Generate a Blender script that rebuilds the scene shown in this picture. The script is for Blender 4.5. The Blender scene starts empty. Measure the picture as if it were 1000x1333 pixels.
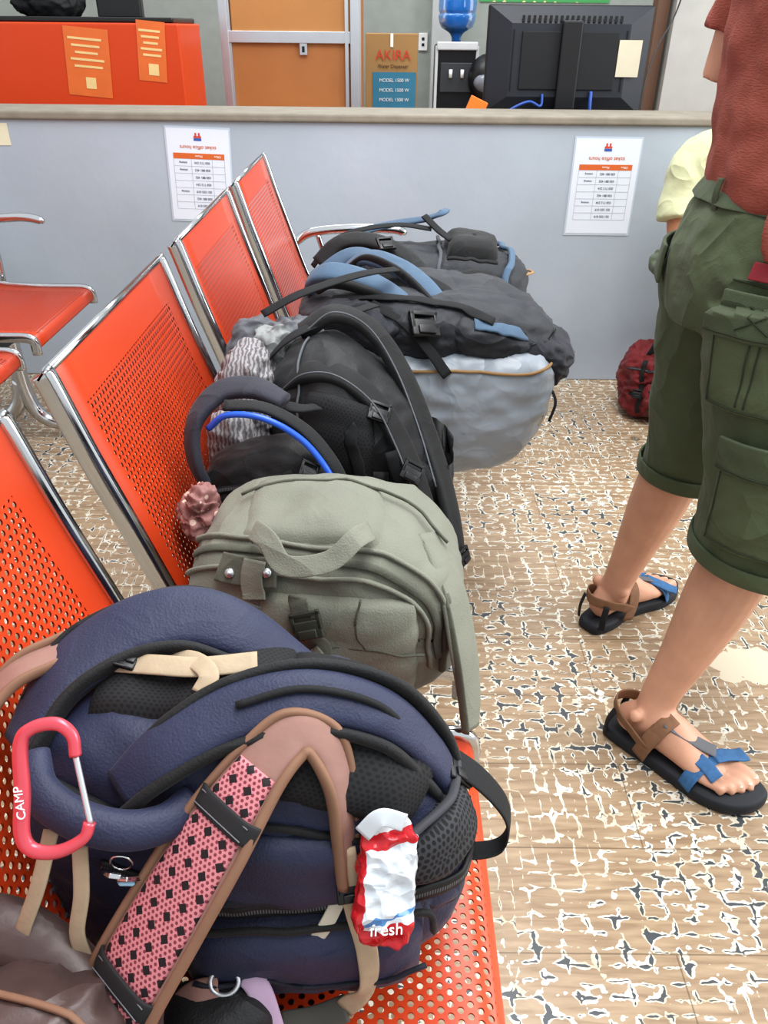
import bpy, math, random
from mathutils import Vector, Matrix, noise, Euler
from mathutils.bvhtree import BVHTree
V=Vector
random.seed(3)
scene=bpy.context.scene
scene.view_settings.view_transform='Standard'
try: scene.view_settings.look='Medium High Contrast'
except Exception: pass
scene.view_settings.exposure=.05

# ------------------------------------------------------------ helpers
def link(o):
    scene.collection.objects.link(o); return o
def group(name):
    e=bpy.data.objects.new(name,None); e.empty_display_size=.05; link(e); return e
def mk(name,geo,mat=None,parent=None,smooth=True):
    me=bpy.data.meshes.new(name)
    me.from_pydata([tuple(v) for v in geo[0]],[],[tuple(f) for f in geo[1]])
    if len(geo)>2 and geo[2]:
        ul=me.uv_layers.new(name='UVMap')
        for l in me.loops: ul.data[l.index].uv=geo[2][l.vertex_index]
    me.update()
    if smooth: me.polygons.foreach_set('use_smooth',[True]*len(me.polygons))
    if mat: me.materials.append(mat)
    o=bpy.data.objects.new(name,me); link(o)
    if parent: o.parent=parent
    return o
def joing(gs):
    vs=[];fs=[]
    for g in gs:
        b=len(vs); vs+=list(g[0]); fs+=[tuple(i+b for i in f) for f in g[1]]
    return (vs,fs)
def crom(rows,sub,cyc=False):
    n=len(rows);out=[]
    seg=n if cyc else n-1
    for i in range(seg):
        if cyc: a,b,c,d=rows[(i-1)%n],rows[i],rows[(i+1)%n],rows[(i+2)%n]
        else:
            b,c=rows[i],rows[i+1]
            a=rows[i-1] if i>0 else tuple(2*x-y for x,y in zip(b,c))
            d=rows[i+2] if i+2<n else tuple(2*y-x for x,y in zip(b,c))
        for k in range(sub):
            t=k/sub
            out.append(tuple(.5*(2*q+(r-p)*t+(2*p-5*q+4*r-s)*t*t+(-p+3*q-3*r+s)*t*t*t) for p,q,r,s in zip(a,b,c,d)))
    if not cyc: out.append(tuple(rows[-1]))
    return out
def sweep(pts,w,t,up=(0,0,1),n=12,sub=8,p=2.0,cyc=False):
    m=len(pts)
    ws=list(w) if hasattr(w,'__len__') else [w]*m
    ts=list(t) if hasattr(t,'__len__') else [t]*m
    ups=list(up) if hasattr(up[0],'__len__') else [up]*m
    rows=[tuple(pts[i])+(ws[i],ts[i])+tuple(ups[i]) for i in range(m)]
    R=crom(rows,sub,cyc); K=len(R)
    P=[V(r[:3]) for r in R]
    vs=[];fs=[];uv=[];L=0
    for i in range(K):
        if cyc: T=P[(i+1)%K]-P[(i-1)%K]
        else: T=P[min(i+1,K-1)]-P[max(i-1,0)]
        T.normalize()
        U=V(R[i][5:8]); N=U-T*U.dot(T)
        if N.length<1e-4: N=V((1,0,0))-T*T.x
        N.normalize(); B=T.cross(N)
        if i>0: L+=(P[i]-P[i-1]).length
        wi=max(R[i][3],.0005);ti=max(R[i][4],.0005)
        for k in range(n):
            a=2*math.pi*(k+.5)/n; c=math.cos(a);s=math.sin(a)
            cc=math.copysign(abs(c)**(2/p),c); ss=math.copysign(abs(s)**(2/p),s)
            vs.append(P[i]+B*(cc*wi/2)+N*(ss*ti/2)); uv.append((cc*wi/2,L))
    rng=K if cyc else K-1
    for i in range(rng):
        j=(i+1)%K
        for k in range(n):
            k2=(k+1)%n
            fs.append((i*n+k,i*n+k2,j*n+k2,j*n+k))
    if not cyc:
        fs.append(tuple(range(n-1,-1,-1)))
        fs.append(tuple((K-1)*n+k for k in range(n)))
    return (vs,fs,uv)
def ell(c,r,rot=(0,0,0),nu=16,nv=10):
    M=Euler(rot).to_matrix(); vs=[];fs=[]
    for j in range(nv+1):
        ph=math.pi*j/nv
        for i in range(nu):
            th=2*math.pi*i/nu
            vs.append(V(c)+M@V((r[0]*math.sin(ph)*math.cos(th),r[1]*math.sin(ph)*math.sin(th),r[2]*math.cos(ph))))
    for j in range(nv):
        for i in range(nu):
            a=j*nu+i;b=j*nu+(i+1)%nu
            fs.append((a,b,b+nu,a+nu))
    return (vs,fs)
def soft(c,h,n=4,N=30,rot=(0,0,0),fn=None,wr=.006,sc=9,seed=0):
    idx={};vs=[];fs=[]
    def vid(p):
        k=tuple(round(x*1000) for x in p)
        if k not in idx: idx[k]=len(vs); vs.append(V(p))
        return idx[k]
    for ax in range(3):
        for sg in (-1,1):
            def pt(i,j):
                a=math.tan((-1+2*i/N)*math.pi/4); b=math.tan((-1+2*j/N)*math.pi/4)
                q=[0,0,0]; q[ax]=sg; q[(ax+1)%3]=a; q[(ax+2)%3]=b
                return tuple(q)
            for i in range(N):
                for j in range(N):
                    f=[vid(pt(i,j)),vid(pt(i+1,j)),vid(pt(i+1,j+1)),vid(pt(i,j+1))]
                    if sg<0: f.reverse()
                    fs.append(tuple(f))
    M=Euler(rot).to_matrix(); out=[]
    for v in vs:
        m=(abs(v.x)**n+abs(v.y)**n+abs(v.z)**n)**(1/n)
        p=v/m
        q=fn(p.copy()) if fn else p
        w=V((q.x*h[0],q.y*h[1],q.z*h[2]))
        d=p.normalized()
        s=w*sc+V((seed*7.1,seed*3.3,0))
        s2=V((s.x*1.0+s.z*.6,s.y,s.z*1.6-s.x*.5))
        k=wr*(noise.noise(s)+1.5*(.35-abs(noise.noise(s2*1.7)))+.5*(.3-abs(noise.noise(s2*3.7+V((3,1,2))))))
        w+=d*k
        out.append(V(c)+M@w)
    return (out,fs)
def boxg(c,s,rot=(0,0,0),bev=.0):
    import bmesh
    bm=bmesh.new(); bmesh.ops.create_cube(bm,size=1)
    for v in bm.verts: v.co=V((v.co.x*s[0],v.co.y*s[1],v.co.z*s[2]))
    if bev>0: bmesh.ops.bevel(bm,geom=list(bm.edges),offset=bev,segments=3,affect='EDGES',profile=.5)
    M=Euler(rot).to_matrix()
    vs=[V(c)+M@v.co for v in bm.verts]; bm.verts.index_update()
    fs=[tuple(v.index for v in f.verts) for f in bm.faces]; bm.free()
    return (vs,fs)
def cyl(a,b,r,r2=None,n=20):
    r2=r if r2 is None else r2
    d=(V(b)-V(a)).normalized()
    return sweep([a,b],[2*r,2*r2],[2*r,2*r2],up=(0.3,0.17,.9) if abs(d.z)<.9 else (1,0,0),n=n,sub=1)[:2]
class Bag:
    def __init__(s,c,h,**k):
        s.c=V(c); s.h=V(h); s.M=Euler(k.get('rot',(0,0,0))).to_matrix()
        s.geo=soft(c,h,**k)
        s.bvh=BVHTree.FromPolygons([tuple(v) for v in s.geo[0]],s.geo[1])
    def pr(s,p,off=0):
        d=s.M@V((p[0]*s.h.x,p[1]*s.h.y,p[2]*s.h.z)); d.normalize()
        o=s.c+d*2
        loc,nor,i,ds=s.bvh.ray_cast(o,-d)
        if loc is None: loc=s.c+d*.1; nor=d
        if nor.dot(d)<0: nor=-nor
        return loc+nor*off, nor
    def rib(s,pts,w,t,off=0,p=3,sub=6,n=10):
        rows=crom([tuple(q) for q in pts],5)
        P=[];U=[]
        for r in rows:
            a,b=s.pr(r,off); P.append(tuple(a)); U.append(tuple(b))
        if hasattr(w,'__len__'):
            ww=[x[0] for x in crom([(q,) for q in w],5)]
        else: ww=w
        return sweep(P,ww,t,up=U,p=p,sub=2,n=n)
    def pad(s,c4,off=.004,puff=.01,nu=14,nv=14,back=.004):
        A,B,C,D=[V(q) for q in c4]; vs=[];fs=[];uv=[]
        def q(u,v,rim):
            a=A.lerp(B,u).lerp(D.lerp(C,u),v)
            f=(1-abs(2*u-1)**5)*(1-abs(2*v-1)**5)
            L,N=s.pr(a,0)
            return L+N*(off*(0 if rim else 1)+puff*f-back*(1 if rim else 0))
        for j in range(nv+1):
            for i in range(nu+1):
                vs.append(q(i/nu,j/nv,i in(0,nu) or j in(0,nv)))
                uv.append((i/nu*(B-A).length*s.h.x,j/nv*(D-A).length*s.h.z))
        for j in range(nv):
            for i in range(nu):
                a=j*(nu+1)+i; fs.append((a,a+1,a+nu+2,a+nu+1))
        return (vs,fs,uv)
# ------------------------------------------------------------ materials
def newmat(name):
    m=bpy.data.materials.new(name); m.use_nodes=True
    nt=m.node_tree; b=nt.nodes['Principled BSDF']; return m,nt,b
def nd(nt,t,**k):
    n=nt.nodes.new(t)
    for a,v in k.items(): setattr(n,a,v)
    return n
def mather(nt):
    def M(op,a,b2=None,c=None):
        n=nd(nt,'ShaderNodeMath',operation=op)
        for i,x in enumerate((a,b2,c)):
            if x is None: continue
            if isinstance(x,(int,float)): n.inputs[i].default_value=x
            else: nt.links.new(x,n.inputs[i])
        return n.outputs[0]
    return M
def srgb(h):
    h=h.lstrip('#'); c=[int(h[i:i+2],16)/255 for i in (0,2,4)]
    return tuple((x/12.92 if x<=.04045 else ((x+.055)/1.055)**2.4) for x in c)+(1,)
def simple(name,col,rough=.5,metal=0,var=.12,vs=12,bump=0,bs=40,bd=.002,**kw):
    m,nt,b=newmat(name); c=srgb(col)
    tc=nd(nt,'ShaderNodeTexCoord')
    no=nd(nt,'ShaderNodeTexNoise'); no.inputs['Scale'].default_value=vs; no.inputs['Detail'].default_value=4
    nt.links.new(tc.outputs['Object'],no.inputs['Vector'])
    r=nd(nt,'ShaderNodeMix',data_type='RGBA')
    r.inputs['A'].default_value=tuple(x*(1-var) for x in c[:3])+(1,)
    r.inputs['B'].default_value=tuple(min(1,x*(1+var)) for x in c[:3])+(1,)
    nt.links.new(no.outputs['Fac'],r.inputs['Factor']); nt.links.new(r.outputs['Result'],b.inputs['Base Color'])
    b.inputs['Roughness'].default_value=rough; b.inputs['Metallic'].default_value=metal
    if bump:
        n2=nd(nt,'ShaderNodeTexNoise'); n2.inputs['Scale'].default_value=bs; n2.inputs['Detail'].default_value=3
        nt.links.new(tc.outputs['Object'],n2.inputs['Vector'])
        bp=nd(nt,'ShaderNodeBump'); bp.inputs['Strength'].default_value=bump; bp.inputs['Distance'].default_value=bd
        nt.links.new(n2.outputs['Fac'],bp.inputs['Height']); nt.links.new(bp.outputs['Normal'],b.inputs['Normal'])
    for k,v in kw.items(): b.inputs[k.replace('_',' ')].default_value=v
    return m
def fabric(name,col,rough=.75,var=.2,crease=.4,cs=7,weave=.5,fine=.15):
    m,nt,b=newmat(name); c=srgb(col); M=mather(nt); L=nt.links.new
    tc=nd(nt,'ShaderNodeTexCoord')
    no=nd(nt,'ShaderNodeTexNoise'); no.inputs['Scale'].default_value=11; no.inputs['Detail'].default_value=6
    L(tc.outputs['Object'],no.inputs['Vector'])
    r=nd(nt,'ShaderNodeMix',data_type='RGBA')
    r.inputs['A'].default_value=tuple(x*(1-var) for x in c[:3])+(1,)
    r.inputs['B'].default_value=tuple(min(1,x*(1+var)+.002) for x in c[:3])+(1,)
    L(no.outputs['Fac'],r.inputs['Factor']); L(r.outputs['Result'],b.inputs['Base Color'])
    b.inputs['Roughness'].default_value=rough
    b.inputs['Sheen Weight'].default_value=.06
    def ridge(scale,det,dist):
        a=nd(nt,'ShaderNodeTexNoise'); a.inputs['Scale'].default_value=scale; a.inputs['Detail'].default_value=det; a.inputs['Distortion'].default_value=dist
        L(tc.outputs['Object'],a.inputs['Vector'])
        return M('POWER',M('MAXIMUM',M('SUBTRACT',1.0,M('MULTIPLY',M('ABSOLUTE',M('SUBTRACT',a.outputs['Fac'],.5)),4.0)),0.0),2.0)
    w=nd(nt,'ShaderNodeTexNoise'); w.inputs['Scale'].default_value=480; w.inputs['Detail'].default_value=1
    L(tc.outputs['Object'],w.inputs['Vector'])
    prev=None
    for h,st,ds in ((ridge(cs,1.5,.8),crease,.010),(ridge(cs*3.2,2,.5),fine,.003),(w.outputs['Fac'],weave,.001)):
        bb_=nd(nt,'ShaderNodeBump'); bb_.inputs['Strength'].default_value=st; bb_.inputs['Distance'].default_value=ds
        L(h,bb_.inputs['Height'])
        if prev: L(prev,bb_.inputs['Normal'])
        prev=bb_.outputs['Normal']
    L(prev,b.inputs['Normal'])
    return m
def netmat(name,base,hole,sc=.006,rad=.36,rough=.7):
    m,nt,b=newmat(name); M=mather(nt)
    tc=nd(nt,'ShaderNodeTexCoord')
    v=nd(nt,'ShaderNodeTexVoronoi',feature='F1'); v.inputs['Scale'].default_value=1/sc; v.inputs['Randomness'].default_value=.15
    nt.links.new(tc.outputs['Object'],v.inputs['Vector'])
    f=M('LESS_THAN',v.outputs['Distance'],rad)
    mx=nd(nt,'ShaderNodeMix',data_type='RGBA'); mx.inputs['A'].default_value=srgb(base); mx.inputs['B'].default_value=srgb(hole)
    nt.links.new(f,mx.inputs['Factor']); nt.links.new(mx.outputs['Result'],b.inputs['Base Color']); b.inputs['Roughness'].default_value=rough
    return m
def uvdots(name,base,dots):
    m,nt,b=newmat(name); M=mather(nt); uv=nd(nt,'ShaderNodeUVMap'); uv.uv_map='UVMap'
    sp=nd(nt,'ShaderNodeSeparateXYZ'); nt.links.new(uv.outputs[0],sp.inputs[0])
    col=None
    for a,rf,c in dots:
        h=a*.866; vr=M('DIVIDE',sp.outputs[1],h); row=M('FLOOR',vr); par=M('MULTIPLY',M('MODULO',row,2.0),.5)
        cx=M('SUBTRACT',M('FRACT',M('ADD',M('DIVIDE',M('ADD',sp.outputs[0],1.0),a),par)),.5)
        cy=M('MULTIPLY',M('SUBTRACT',M('FRACT',vr),.5),.866)
        d=M('SQRT',M('ADD',M('MULTIPLY',cx,cx),M('MULTIPLY',cy,cy)))
        if rf>1: d=M('ADD',M('ABSOLUTE',cx),M('ABSOLUTE',cy))
        f=M('LESS_THAN',d,rf-1 if rf>1 else rf)
        mx=nd(nt,'ShaderNodeMix',data_type='RGBA')
        if col is None: mx.inputs['A'].default_value=srgb(base)
        else: nt.links.new(col,mx.inputs['A'])
        mx.inputs['B'].default_value=srgb(c); nt.links.new(f,mx.inputs['Factor']); col=mx.outputs['Result']
    nt.links.new(col,b.inputs['Base Color']); b.inputs['Roughness'].default_value=.8
    return m
def zipmat(name,col='#101114'):
    m,nt,b=newmat(name); M=mather(nt); uv=nd(nt,'ShaderNodeUVMap'); uv.uv_map='UVMap'
    sp=nd(nt,'ShaderNodeSeparateXYZ'); nt.links.new(uv.outputs[0],sp.inputs[0])
    t=M('MULTIPLY',M('GREATER_THAN',M('FRACT',M('MULTIPLY',sp.outputs[1],420)),.5),M('LESS_THAN',M('ABSOLUTE',sp.outputs[0]),.0022))
    mx=nd(nt,'ShaderNodeMix',data_type='RGBA'); mx.inputs['A'].default_value=srgb(col); mx.inputs['B'].default_value=srgb('#5a5c62')
    nt.links.new(t,mx.inputs['Factor']); nt.links.new(mx.outputs['Result'],b.inputs['Base Color']); b.inputs['Roughness'].default_value=.6
    return m
M_chrome=simple('chrome_metal','#c4c6c8',.14,1,.08)
M_alu=simple('aluminium','#c9cdd2',.35,.8,.05)
M_black=simple('black_plastic','#131417',.4,0,.1)
M_rubber=simple('black_rubber','#1d2026',.7,0,.2)
M_web=simple('black_webbing','#121316',.8,0,.2,60,.4,300,.001)
M_zip=zipmat('black_zip')
def perf_mat():
    m,nt,b=newmat('perforated_orange_steel')
    tc=nd(nt,'ShaderNodeTexCoord'); n=nd(nt,'ShaderNodeTexNoise'); n.inputs['Scale'].default_value=3; n.inputs['Detail'].default_value=6
    nt.links.new(tc.outputs['Object'],n.inputs['Vector'])
    mxc=nd(nt,'ShaderNodeMix',data_type='RGBA'); mxc.inputs['A'].default_value=srgb('#b73a18'); mxc.inputs['B'].default_value=srgb('#cb4a22')
    nt.links.new(n.outputs['Fac'],mxc.inputs['Factor']); nt.links.new(mxc.outputs['Result'],b.inputs['Base Color'])
    b.inputs['Roughness'].default_value=.34
    uv=nd(nt,'ShaderNodeUVMap'); uv.uv_map='UVMap'
    sp=nd(nt,'ShaderNodeSeparateXYZ'); nt.links.new(uv.outputs[0],sp.inputs[0])
    M=mather(nt)
    a=.0105; h=a*.866; u=sp.outputs[0]; v=sp.outputs[1]
    vr=M('DIVIDE',v,h); row=M('FLOOR',vr); par=M('MULTIPLY',M('MODULO',row,2.0),.5)
    cx=M('MULTIPLY',M('SUBTRACT',M('FRACT',M('ADD',M('DIVIDE',u,a),par)),.5),a)
    cy=M('MULTIPLY',M('SUBTRACT',M('FRACT',vr),.5),h)
    d=M('SQRT',M('ADD',M('MULTIPLY',cx,cx),M('MULTIPLY',cy,cy)))
    hole=M('LESS_THAN',d,.0031)
    hole=M('MULTIPLY',hole,M('MULTIPLY',M('GREATER_THAN',u,.045),M('LESS_THAN',u,.445)))
    hole=M('MULTIPLY',hole,M('MULTIPLY',M('GREATER_THAN',v,.06),M('LESS_THAN',v,.775)))
    tr=nd(nt,'ShaderNodeBsdfTransparent'); mx=nd(nt,'ShaderNodeMixShader')
    out=nt.nodes['Material Output']
    nt.links.new(hole,mx.inputs[0]); nt.links.new(b.outputs[0],mx.inputs[1]); nt.links.new(tr.outputs[0],mx.inputs[2])
    nt.links.new(mx.outputs[0],out.inputs['Surface'])
    return m
M_perf=perf_mat()
# ------------------------------------------------------------ floor
def floor_mat():
    m,nt,b=newmat('worn_wood_vinyl')
    L=nt.links.new; M=mather(nt)
    tc=nd(nt,'ShaderNodeTexCoord')
    def noi(scale,det=3,mapscale=(1,1,1),dist=0,loc=(0,0,0)):
        mp=nd(nt,'ShaderNodeMapping'); mp.inputs['Scale'].default_value=mapscale; mp.inputs['Location'].default_value=loc
        L(tc.outputs['Object'],mp.inputs[0])
        n=nd(nt,'ShaderNodeTexNoise'); n.inputs['Scale'].default_value=scale; n.inputs['Detail'].default_value=det; n.inputs['Distortion'].default_value=dist
        L(mp.outputs[0],n.inputs['Vector']); return n.outputs['Fac']
    grain=noi(9,6,(1.2,9,1),.6)
    cr=nd(nt,'ShaderNodeValToRGB'); cr.color_ramp.elements[0].position=.3; cr.color_ramp.elements[1].position=.72
    cr.color_ramp.elements[0].color=srgb('#866f57'); cr.color_ramp.elements[1].color=srgb('#ac967b')
    L(grain,cr.inputs[0])
    nv=nd(nt,'ShaderNodeTexNoise'); nv.inputs['Scale'].default_value=24; nv.inputs['Detail'].default_value=3
    L(tc.outputs['Object'],nv.inputs['Vector'])
    vm=nd(nt,'ShaderNodeVectorMath',operation='SCALE'); vm.inputs['Scale'].default_value=.012; L(nv.outputs['Color'],vm.inputs[0])
    va=nd(nt,'ShaderNodeVectorMath',operation='ADD'); L(tc.outputs['Object'],va.inputs[0]); L(vm.outputs[0],va.inputs[1])
    def vor(ms,scale,rnd):
        mp=nd(nt,'ShaderNodeMapping'); mp.inputs['Scale'].default_value=ms; L(va.outputs[0],mp.inputs[0])
        o=[]
        for f in ('F1','F2'):
            v=nd(nt,'ShaderNodeTexVoronoi',voronoi_dimensions='2D',distance='CHEBYCHEV',feature=f)
            v.inputs['Scale'].default_value=scale; v.inputs['Randomness'].default_value=rnd
            L(mp.outputs[0],v.inputs['Vector']); o.append(v.outputs['Distance'])
        return M('SUBTRACT',o[1],o[0])
    e1=vor((1.0,1.8,1),23,.42); e2=vor((2.0,.9,1),22,.42)
    sel=M('GREATER_THAN',noi(2.6,1,(1,1,1),0,(4,2,0)),.56)
    e=M('ADD',M('MULTIPLY',e1,M('SUBTRACT',1.0,sel)),M('MULTIPLY',e2,sel))
    brk=noi(44,2); patch=noi(2.4,3)
    amp=M('MINIMUM',M('MAXIMUM',M('MULTIPLY_ADD',patch,4.6,-1.35),.25),1.35)
    wid=M('MULTIPLY',M('SUBTRACT',brk,.43),amp)
    white=M('LESS_THAN',e,M('MULTIPLY',wid,2.2))
    black=M('LESS_THAN',M('ADD',e,.07),M('MULTIPLY',M('MULTIPLY',wid,1.05),M('MULTIPLY_ADD',noi(5,2,(1,1,1),0,(1,7,0)),2.2,-.1)))
    wc=nd(nt,'ShaderNodeValToRGB'); wc.color_ramp.elements[0].color=srgb('#bdb19b'); wc.color_ramp.elements[1].color=srgb('#dcd7ca'); wc.color_ramp.elements[0].position=.35; wc.color_ramp.elements[1].position=.6
    L(noi(18,3),wc.inputs[0])
    mx=nd(nt,'ShaderNodeMix',data_type='RGBA'); L(white,mx.inputs['Factor']); L(cr.outputs[0],mx.inputs['A']); L(wc.outputs[0],mx.inputs['B'])
    mx2=nd(nt,'ShaderNodeMix',data_type='RGBA'); L(black,mx2.inputs['Factor']); L(mx.outputs['Result'],mx2.inputs['A']); mx2.inputs['B'].default_value=srgb('#43484c')
    br=nd(nt,'ShaderNodeTexBrick'); br.inputs['Scale'].default_value=1; br.inputs['Brick Width'].default_value=.9; br.inputs['Row Height'].default_value=.18
    br.inputs['Mortar Size'].default_value=.0012; br.inputs['Mortar Smooth'].default_value=0
    br.inputs['Color1'].default_value=(0,0,0,1);br.inputs['Color2'].default_value=(0,0,0,1);br.inputs['Mortar'].default_value=(1,1,1,1)
    L(tc.outputs['Object'],br.inputs['Vector'])
    mx3=nd(nt,'ShaderNodeMix',data_type='RGBA'); L(M('MULTIPLY',br.outputs['Color'],.6),mx3.inputs['Factor']); L(mx2.outputs['Result'],mx3.inputs['A']); mx3.inputs['B'].default_value=srgb('#4b3b2a')
    sp=M('GREATER_THAN',noi(6.5,2),.73)
    mx4=nd(nt,'ShaderNodeMix',data_type='RGBA'); L(M('MULTIPLY',sp,.6),mx4.inputs['Factor']); L(mx3.outputs['Result'],mx4.inputs['A']); mx4.inputs['B'].default_value=srgb('#4a4138')
    sx=nd(nt,'ShaderNodeSeparateXYZ'); L(tc.outputs['Object'],sx.inputs[0])
    dx=M('DIVIDE',M('SUBTRACT',sx.outputs[0],.83),.15); dy=M('DIVIDE',M('SUBTRACT',sx.outputs[1],-1.70),.07)
    dd=M('ADD',M('ADD',M('MULTIPLY',dx,dx),M('MULTIPLY',dy,dy)),M('MULTIPLY',noi(30,4),1.6))
    mx5=nd(nt,'ShaderNodeMix',data_type='RGBA'); L(M('LESS_THAN',dd,1.45),mx5.inputs['Factor']); L(mx4.outputs['Result'],mx5.inputs['A']); mx5.inputs['B'].default_value=srgb('#c6bba5')
    L(mx5.outputs['Result'],b.inputs['Base Color']); b.inputs['Roughness'].default_value=.38
    return m
fl=mk('floor',boxg((0,0,-.05),(9,12,.1)),floor_mat(),smooth=False); fl.location=(0,3,0)
M_wall=simple('grey_painted_plaster','#a5aeb8',.5,0,.16,2.5,.3,30,.003)
M_cap=simple('wall_cap_concrete','#857e72',.7,0,.3,14,.3,60,.003)
mk('wall_partition',boxg((0,3.06,.46),(9,.22,.92),bev=.004),M_wall,smooth=False)
mk('trim_1',boxg((0,3.07,.93),(9,.27,.028),bev=.008),M_cap,smooth=False)
mk('wall_back',boxg((0,7.3,1.5),(9,.1,3.0)),simple('back_wall_paint','#9ba19c',.8),smooth=False)
# ------------------------------------------------------------ benches
PROF=[(-.377,.862),(-.372,.85),(-.345,.76),(-.31,.655),(-.275,.55),(-.25,.49),(-.222,.452),(-.18,.437),(-.1,.432),(0,.430),(.07,.430),(.100,.427),(.113,.415),(.117,.395)]
def bench(name,x0,ys,arms,legs,ax=.06):
    g=group(name); W=.49
    prof=crom(PROF,4)
    for k,y in enumerate(ys):
        vs=[];fs=[];uv=[];NY=6;s=0;pp=None
        for i,(x,z) in enumerate(prof):
            if pp: s+=math.hypot(x-pp[0],z-pp[1])
            pp=(x,z)
            for j in range(NY+1):
                vs.append((x0+x,y+W*j/NY,z)); uv.append((W*j/NY,s))
        for i in range(len(prof)-1):
            for j in range(NY):
                a=i*(NY+1)+j; fs.append((a,a+1,a+NY+2,a+NY+1))
        o=mk('seat_shell_%d'%(k+1),(vs,fs,uv),M_perf,g)
        md=o.modifiers.new('s','SOLIDIFY'); md.thickness=.002
        for sd,yy in ((0,y-.006),(1,y+W+.006)):
            pts=[(x0+x-.002,yy,z) for x,z in PROF]
            pts[-1]=(x0+.113,yy,.38)
            up=[(1,0,.25)]*5+[(.7,0,.6),(.4,0,1)]+[(0,0,1)]*4+[(.6,0,1),(1,0,.4),(1,0,0)]
            mk('side_rail_%d_%d'%(k+1,sd),sweep(pts,.017,.028,up=up,n=12,p=3,sub=5),M_chrome,g)
        mk('top_rail_%d'%(k+1),sweep([(x0-.376,y-.004,.863),(x0-.376,y+W+.004,.863)],.010,.010,n=10,sub=1),M_chrome,g)
        mk('cross_bar_%d'%(k+1),boxg((x0-.06,y+W/2,.405),(.04,W,.02),bev=.004),M_black,g)
    y0,y1=ys[0],ys[-1]+W
    mk('beam',boxg((x0-.08,(y0+y1)/2,.36),(.05,y1-y0,.05),bev=.006),M_black,g)
    for k,y in enumerate(legs):
        mk('leg_%d'%(k+1),sweep([(x0+.13,y,.012),(x0+.10,y,.03),(x0-.02,y,.06),(x0-.07,y,.15),(x0-.08,y,.35)],[.03,.035,.045,.05,.05],[.02,.03,.04,.05,.05],up=(0,1,0)),M_chrome,g)
        mk('leg_rear_%d'%(k+1),sweep([(x0-.34,y,.012),(x0-.31,y,.03),(x0-.17,y,.06),(x0-.10,y,.12),(x0-.08,y,.2)],[.03,.035,.045,.05,.05],[.02,.03,.04,.05,.05],up=(0,1,0)),M_chrome,g)
    for k,y in enumerate(arms):
        mk('armrest_%d'%(k+1),sweep([(x0-.30,y,.60),(x0-.24,y,.635),(x0-.12,y,.648),(x0+ax-.05,y,.648),(x0+ax-.01,y,.640),(x0+ax,y,.632)],[.028]*4+[.026,.012],[.028]*4+[.024,.012],up=(0,1,0)),M_chrome,g)
        mk('arm_support_%d'%(k+1),sweep([(x0-.22,y,.63),(x0-.20,y,.55),(x0-.20,y,.44)],.018,.018,up=(0,1,0)),M_chrome,g)
    return g
S=[.20,.82,1.44,2.06]
bench('waiting_bench',0,S,[2.585],[.45,2.3])
bench('waiting_bench',-1.115,[.92,1.54,2.16],[2.09,2.70],[1.2,2.4],-.02)

# ------------------------------------------------------------ fabric mats
F_navy=fabric('navy_nylon','#222843',.62,.22,.35,6); F_navyd=fabric('navy_dark','#111322',.7)
F_olive=fabric('olive_canvas','#74766a',.85,.18,.4,5,.6,.2); F_olived=fabric('olive_dark','#53554a',.85,.15,.3)
F_blk=fabric('black_nylon','#131417',.62,.2,.5); F_char=fabric('charcoal_nylon','#25282e',.66,.25,.5,8)
F_silver=fabric('silver_rain_cover','#8f97a0',.36,.08,.4,5,.05,.3); F_blue=fabric('slate_blue_padding','#495f75',.8,.15,.3)
F_brown=fabric('brown_satin','#4e3e3b',.4,.15,.9,6,.1,.2); F_tan=simple('tan_binding','#7c5d4a',.75,0,.2,40)
F_beige=simple('beige_webbing','#a3937c',.8,0,.15,80,.3,300,.001)
F_red=fabric('red_nylon','#6c1418',.7,.2,.6); F_mesh=uvdots('black_mesh','#191a1d',[(.0055,.3,'#030304')])
F_blkpad=fabric('black_padding','#0e0f11',.75,.2,.2)
M_net=uvdots('pink_net','#bd7a80',[(.0042,.30,'#74343e'),(.0150,1.28,'#1c1216')])
F_dust=simple('dusty_pink_fabric','#8a6a61',.8,0,.18,30,.3,60,.003)
def straps(g,lst):
    for nm,m,geo in lst: mk(nm,geo,m,g)
def buckle(name,c,rot,g,s=1,m=None):
    a=boxg((0,0,0),(.034*s,.022*s,.006*s),bev=.002*s)
    b1=boxg((0,.018*s,0),(.034*s,.005*s,.006*s),bev=.001)
    b2=boxg((.0145*s,.01*s,0),(.005*s,.022*s,.006*s),bev=.001); b3=boxg((-.0145*s,.01*s,0),(.005*s,.022*s,.006*s),bev=.001)
    b4=boxg((0,-.004*s,.004*s),(.020*s,.010*s,.004*s),bev=.001)
    q=joing([a,b1,b2,b3,b4]); M=Euler([math.radians(x) for x in rot]).to_matrix()
    return mk(name,([V(c)+M@v for v in q[0]],q[1]),m or M_black,g)
# ------------------------------------------------------------ navy backpack
g=group('navy_backpack')
def fnv(p):
    if p.z>0:
        p.z-=.34*max(0,p.x+.1)**2; p.z-=.12*max(0,-p.x-.6); p.z-=.20*max(0,p.y)
    p.y+=.10*p.z
    return p
nb=Bag((-.115,.478,.585),(.19,.098,.147),n=3.8,fn=fnv,wr=.006,seed=1,N=36)
mk('body',nb.geo,F_navy,g)
mk('back_mesh_panel',nb.pad([(-.75,-.45,1.1),(.3,-.6,1.1),(.3,.9,1.1),(-.75,.9,1.1)],.003,.010),F_mesh,g)
mk('lower_back_mesh',nb.pad([(.15,-1.0,.78),(.85,-1.0,.5),(.9,.5,.75),(.2,.5,1.1)],.004,.010),F_mesh,g)
mk('front_pocket',nb.pad([(-.35,-1,-.95),(.92,-1,-.9),(.92,-1,-.12),(-.25,-1,-.15)],.004,.022),F_navy,g)
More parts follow.
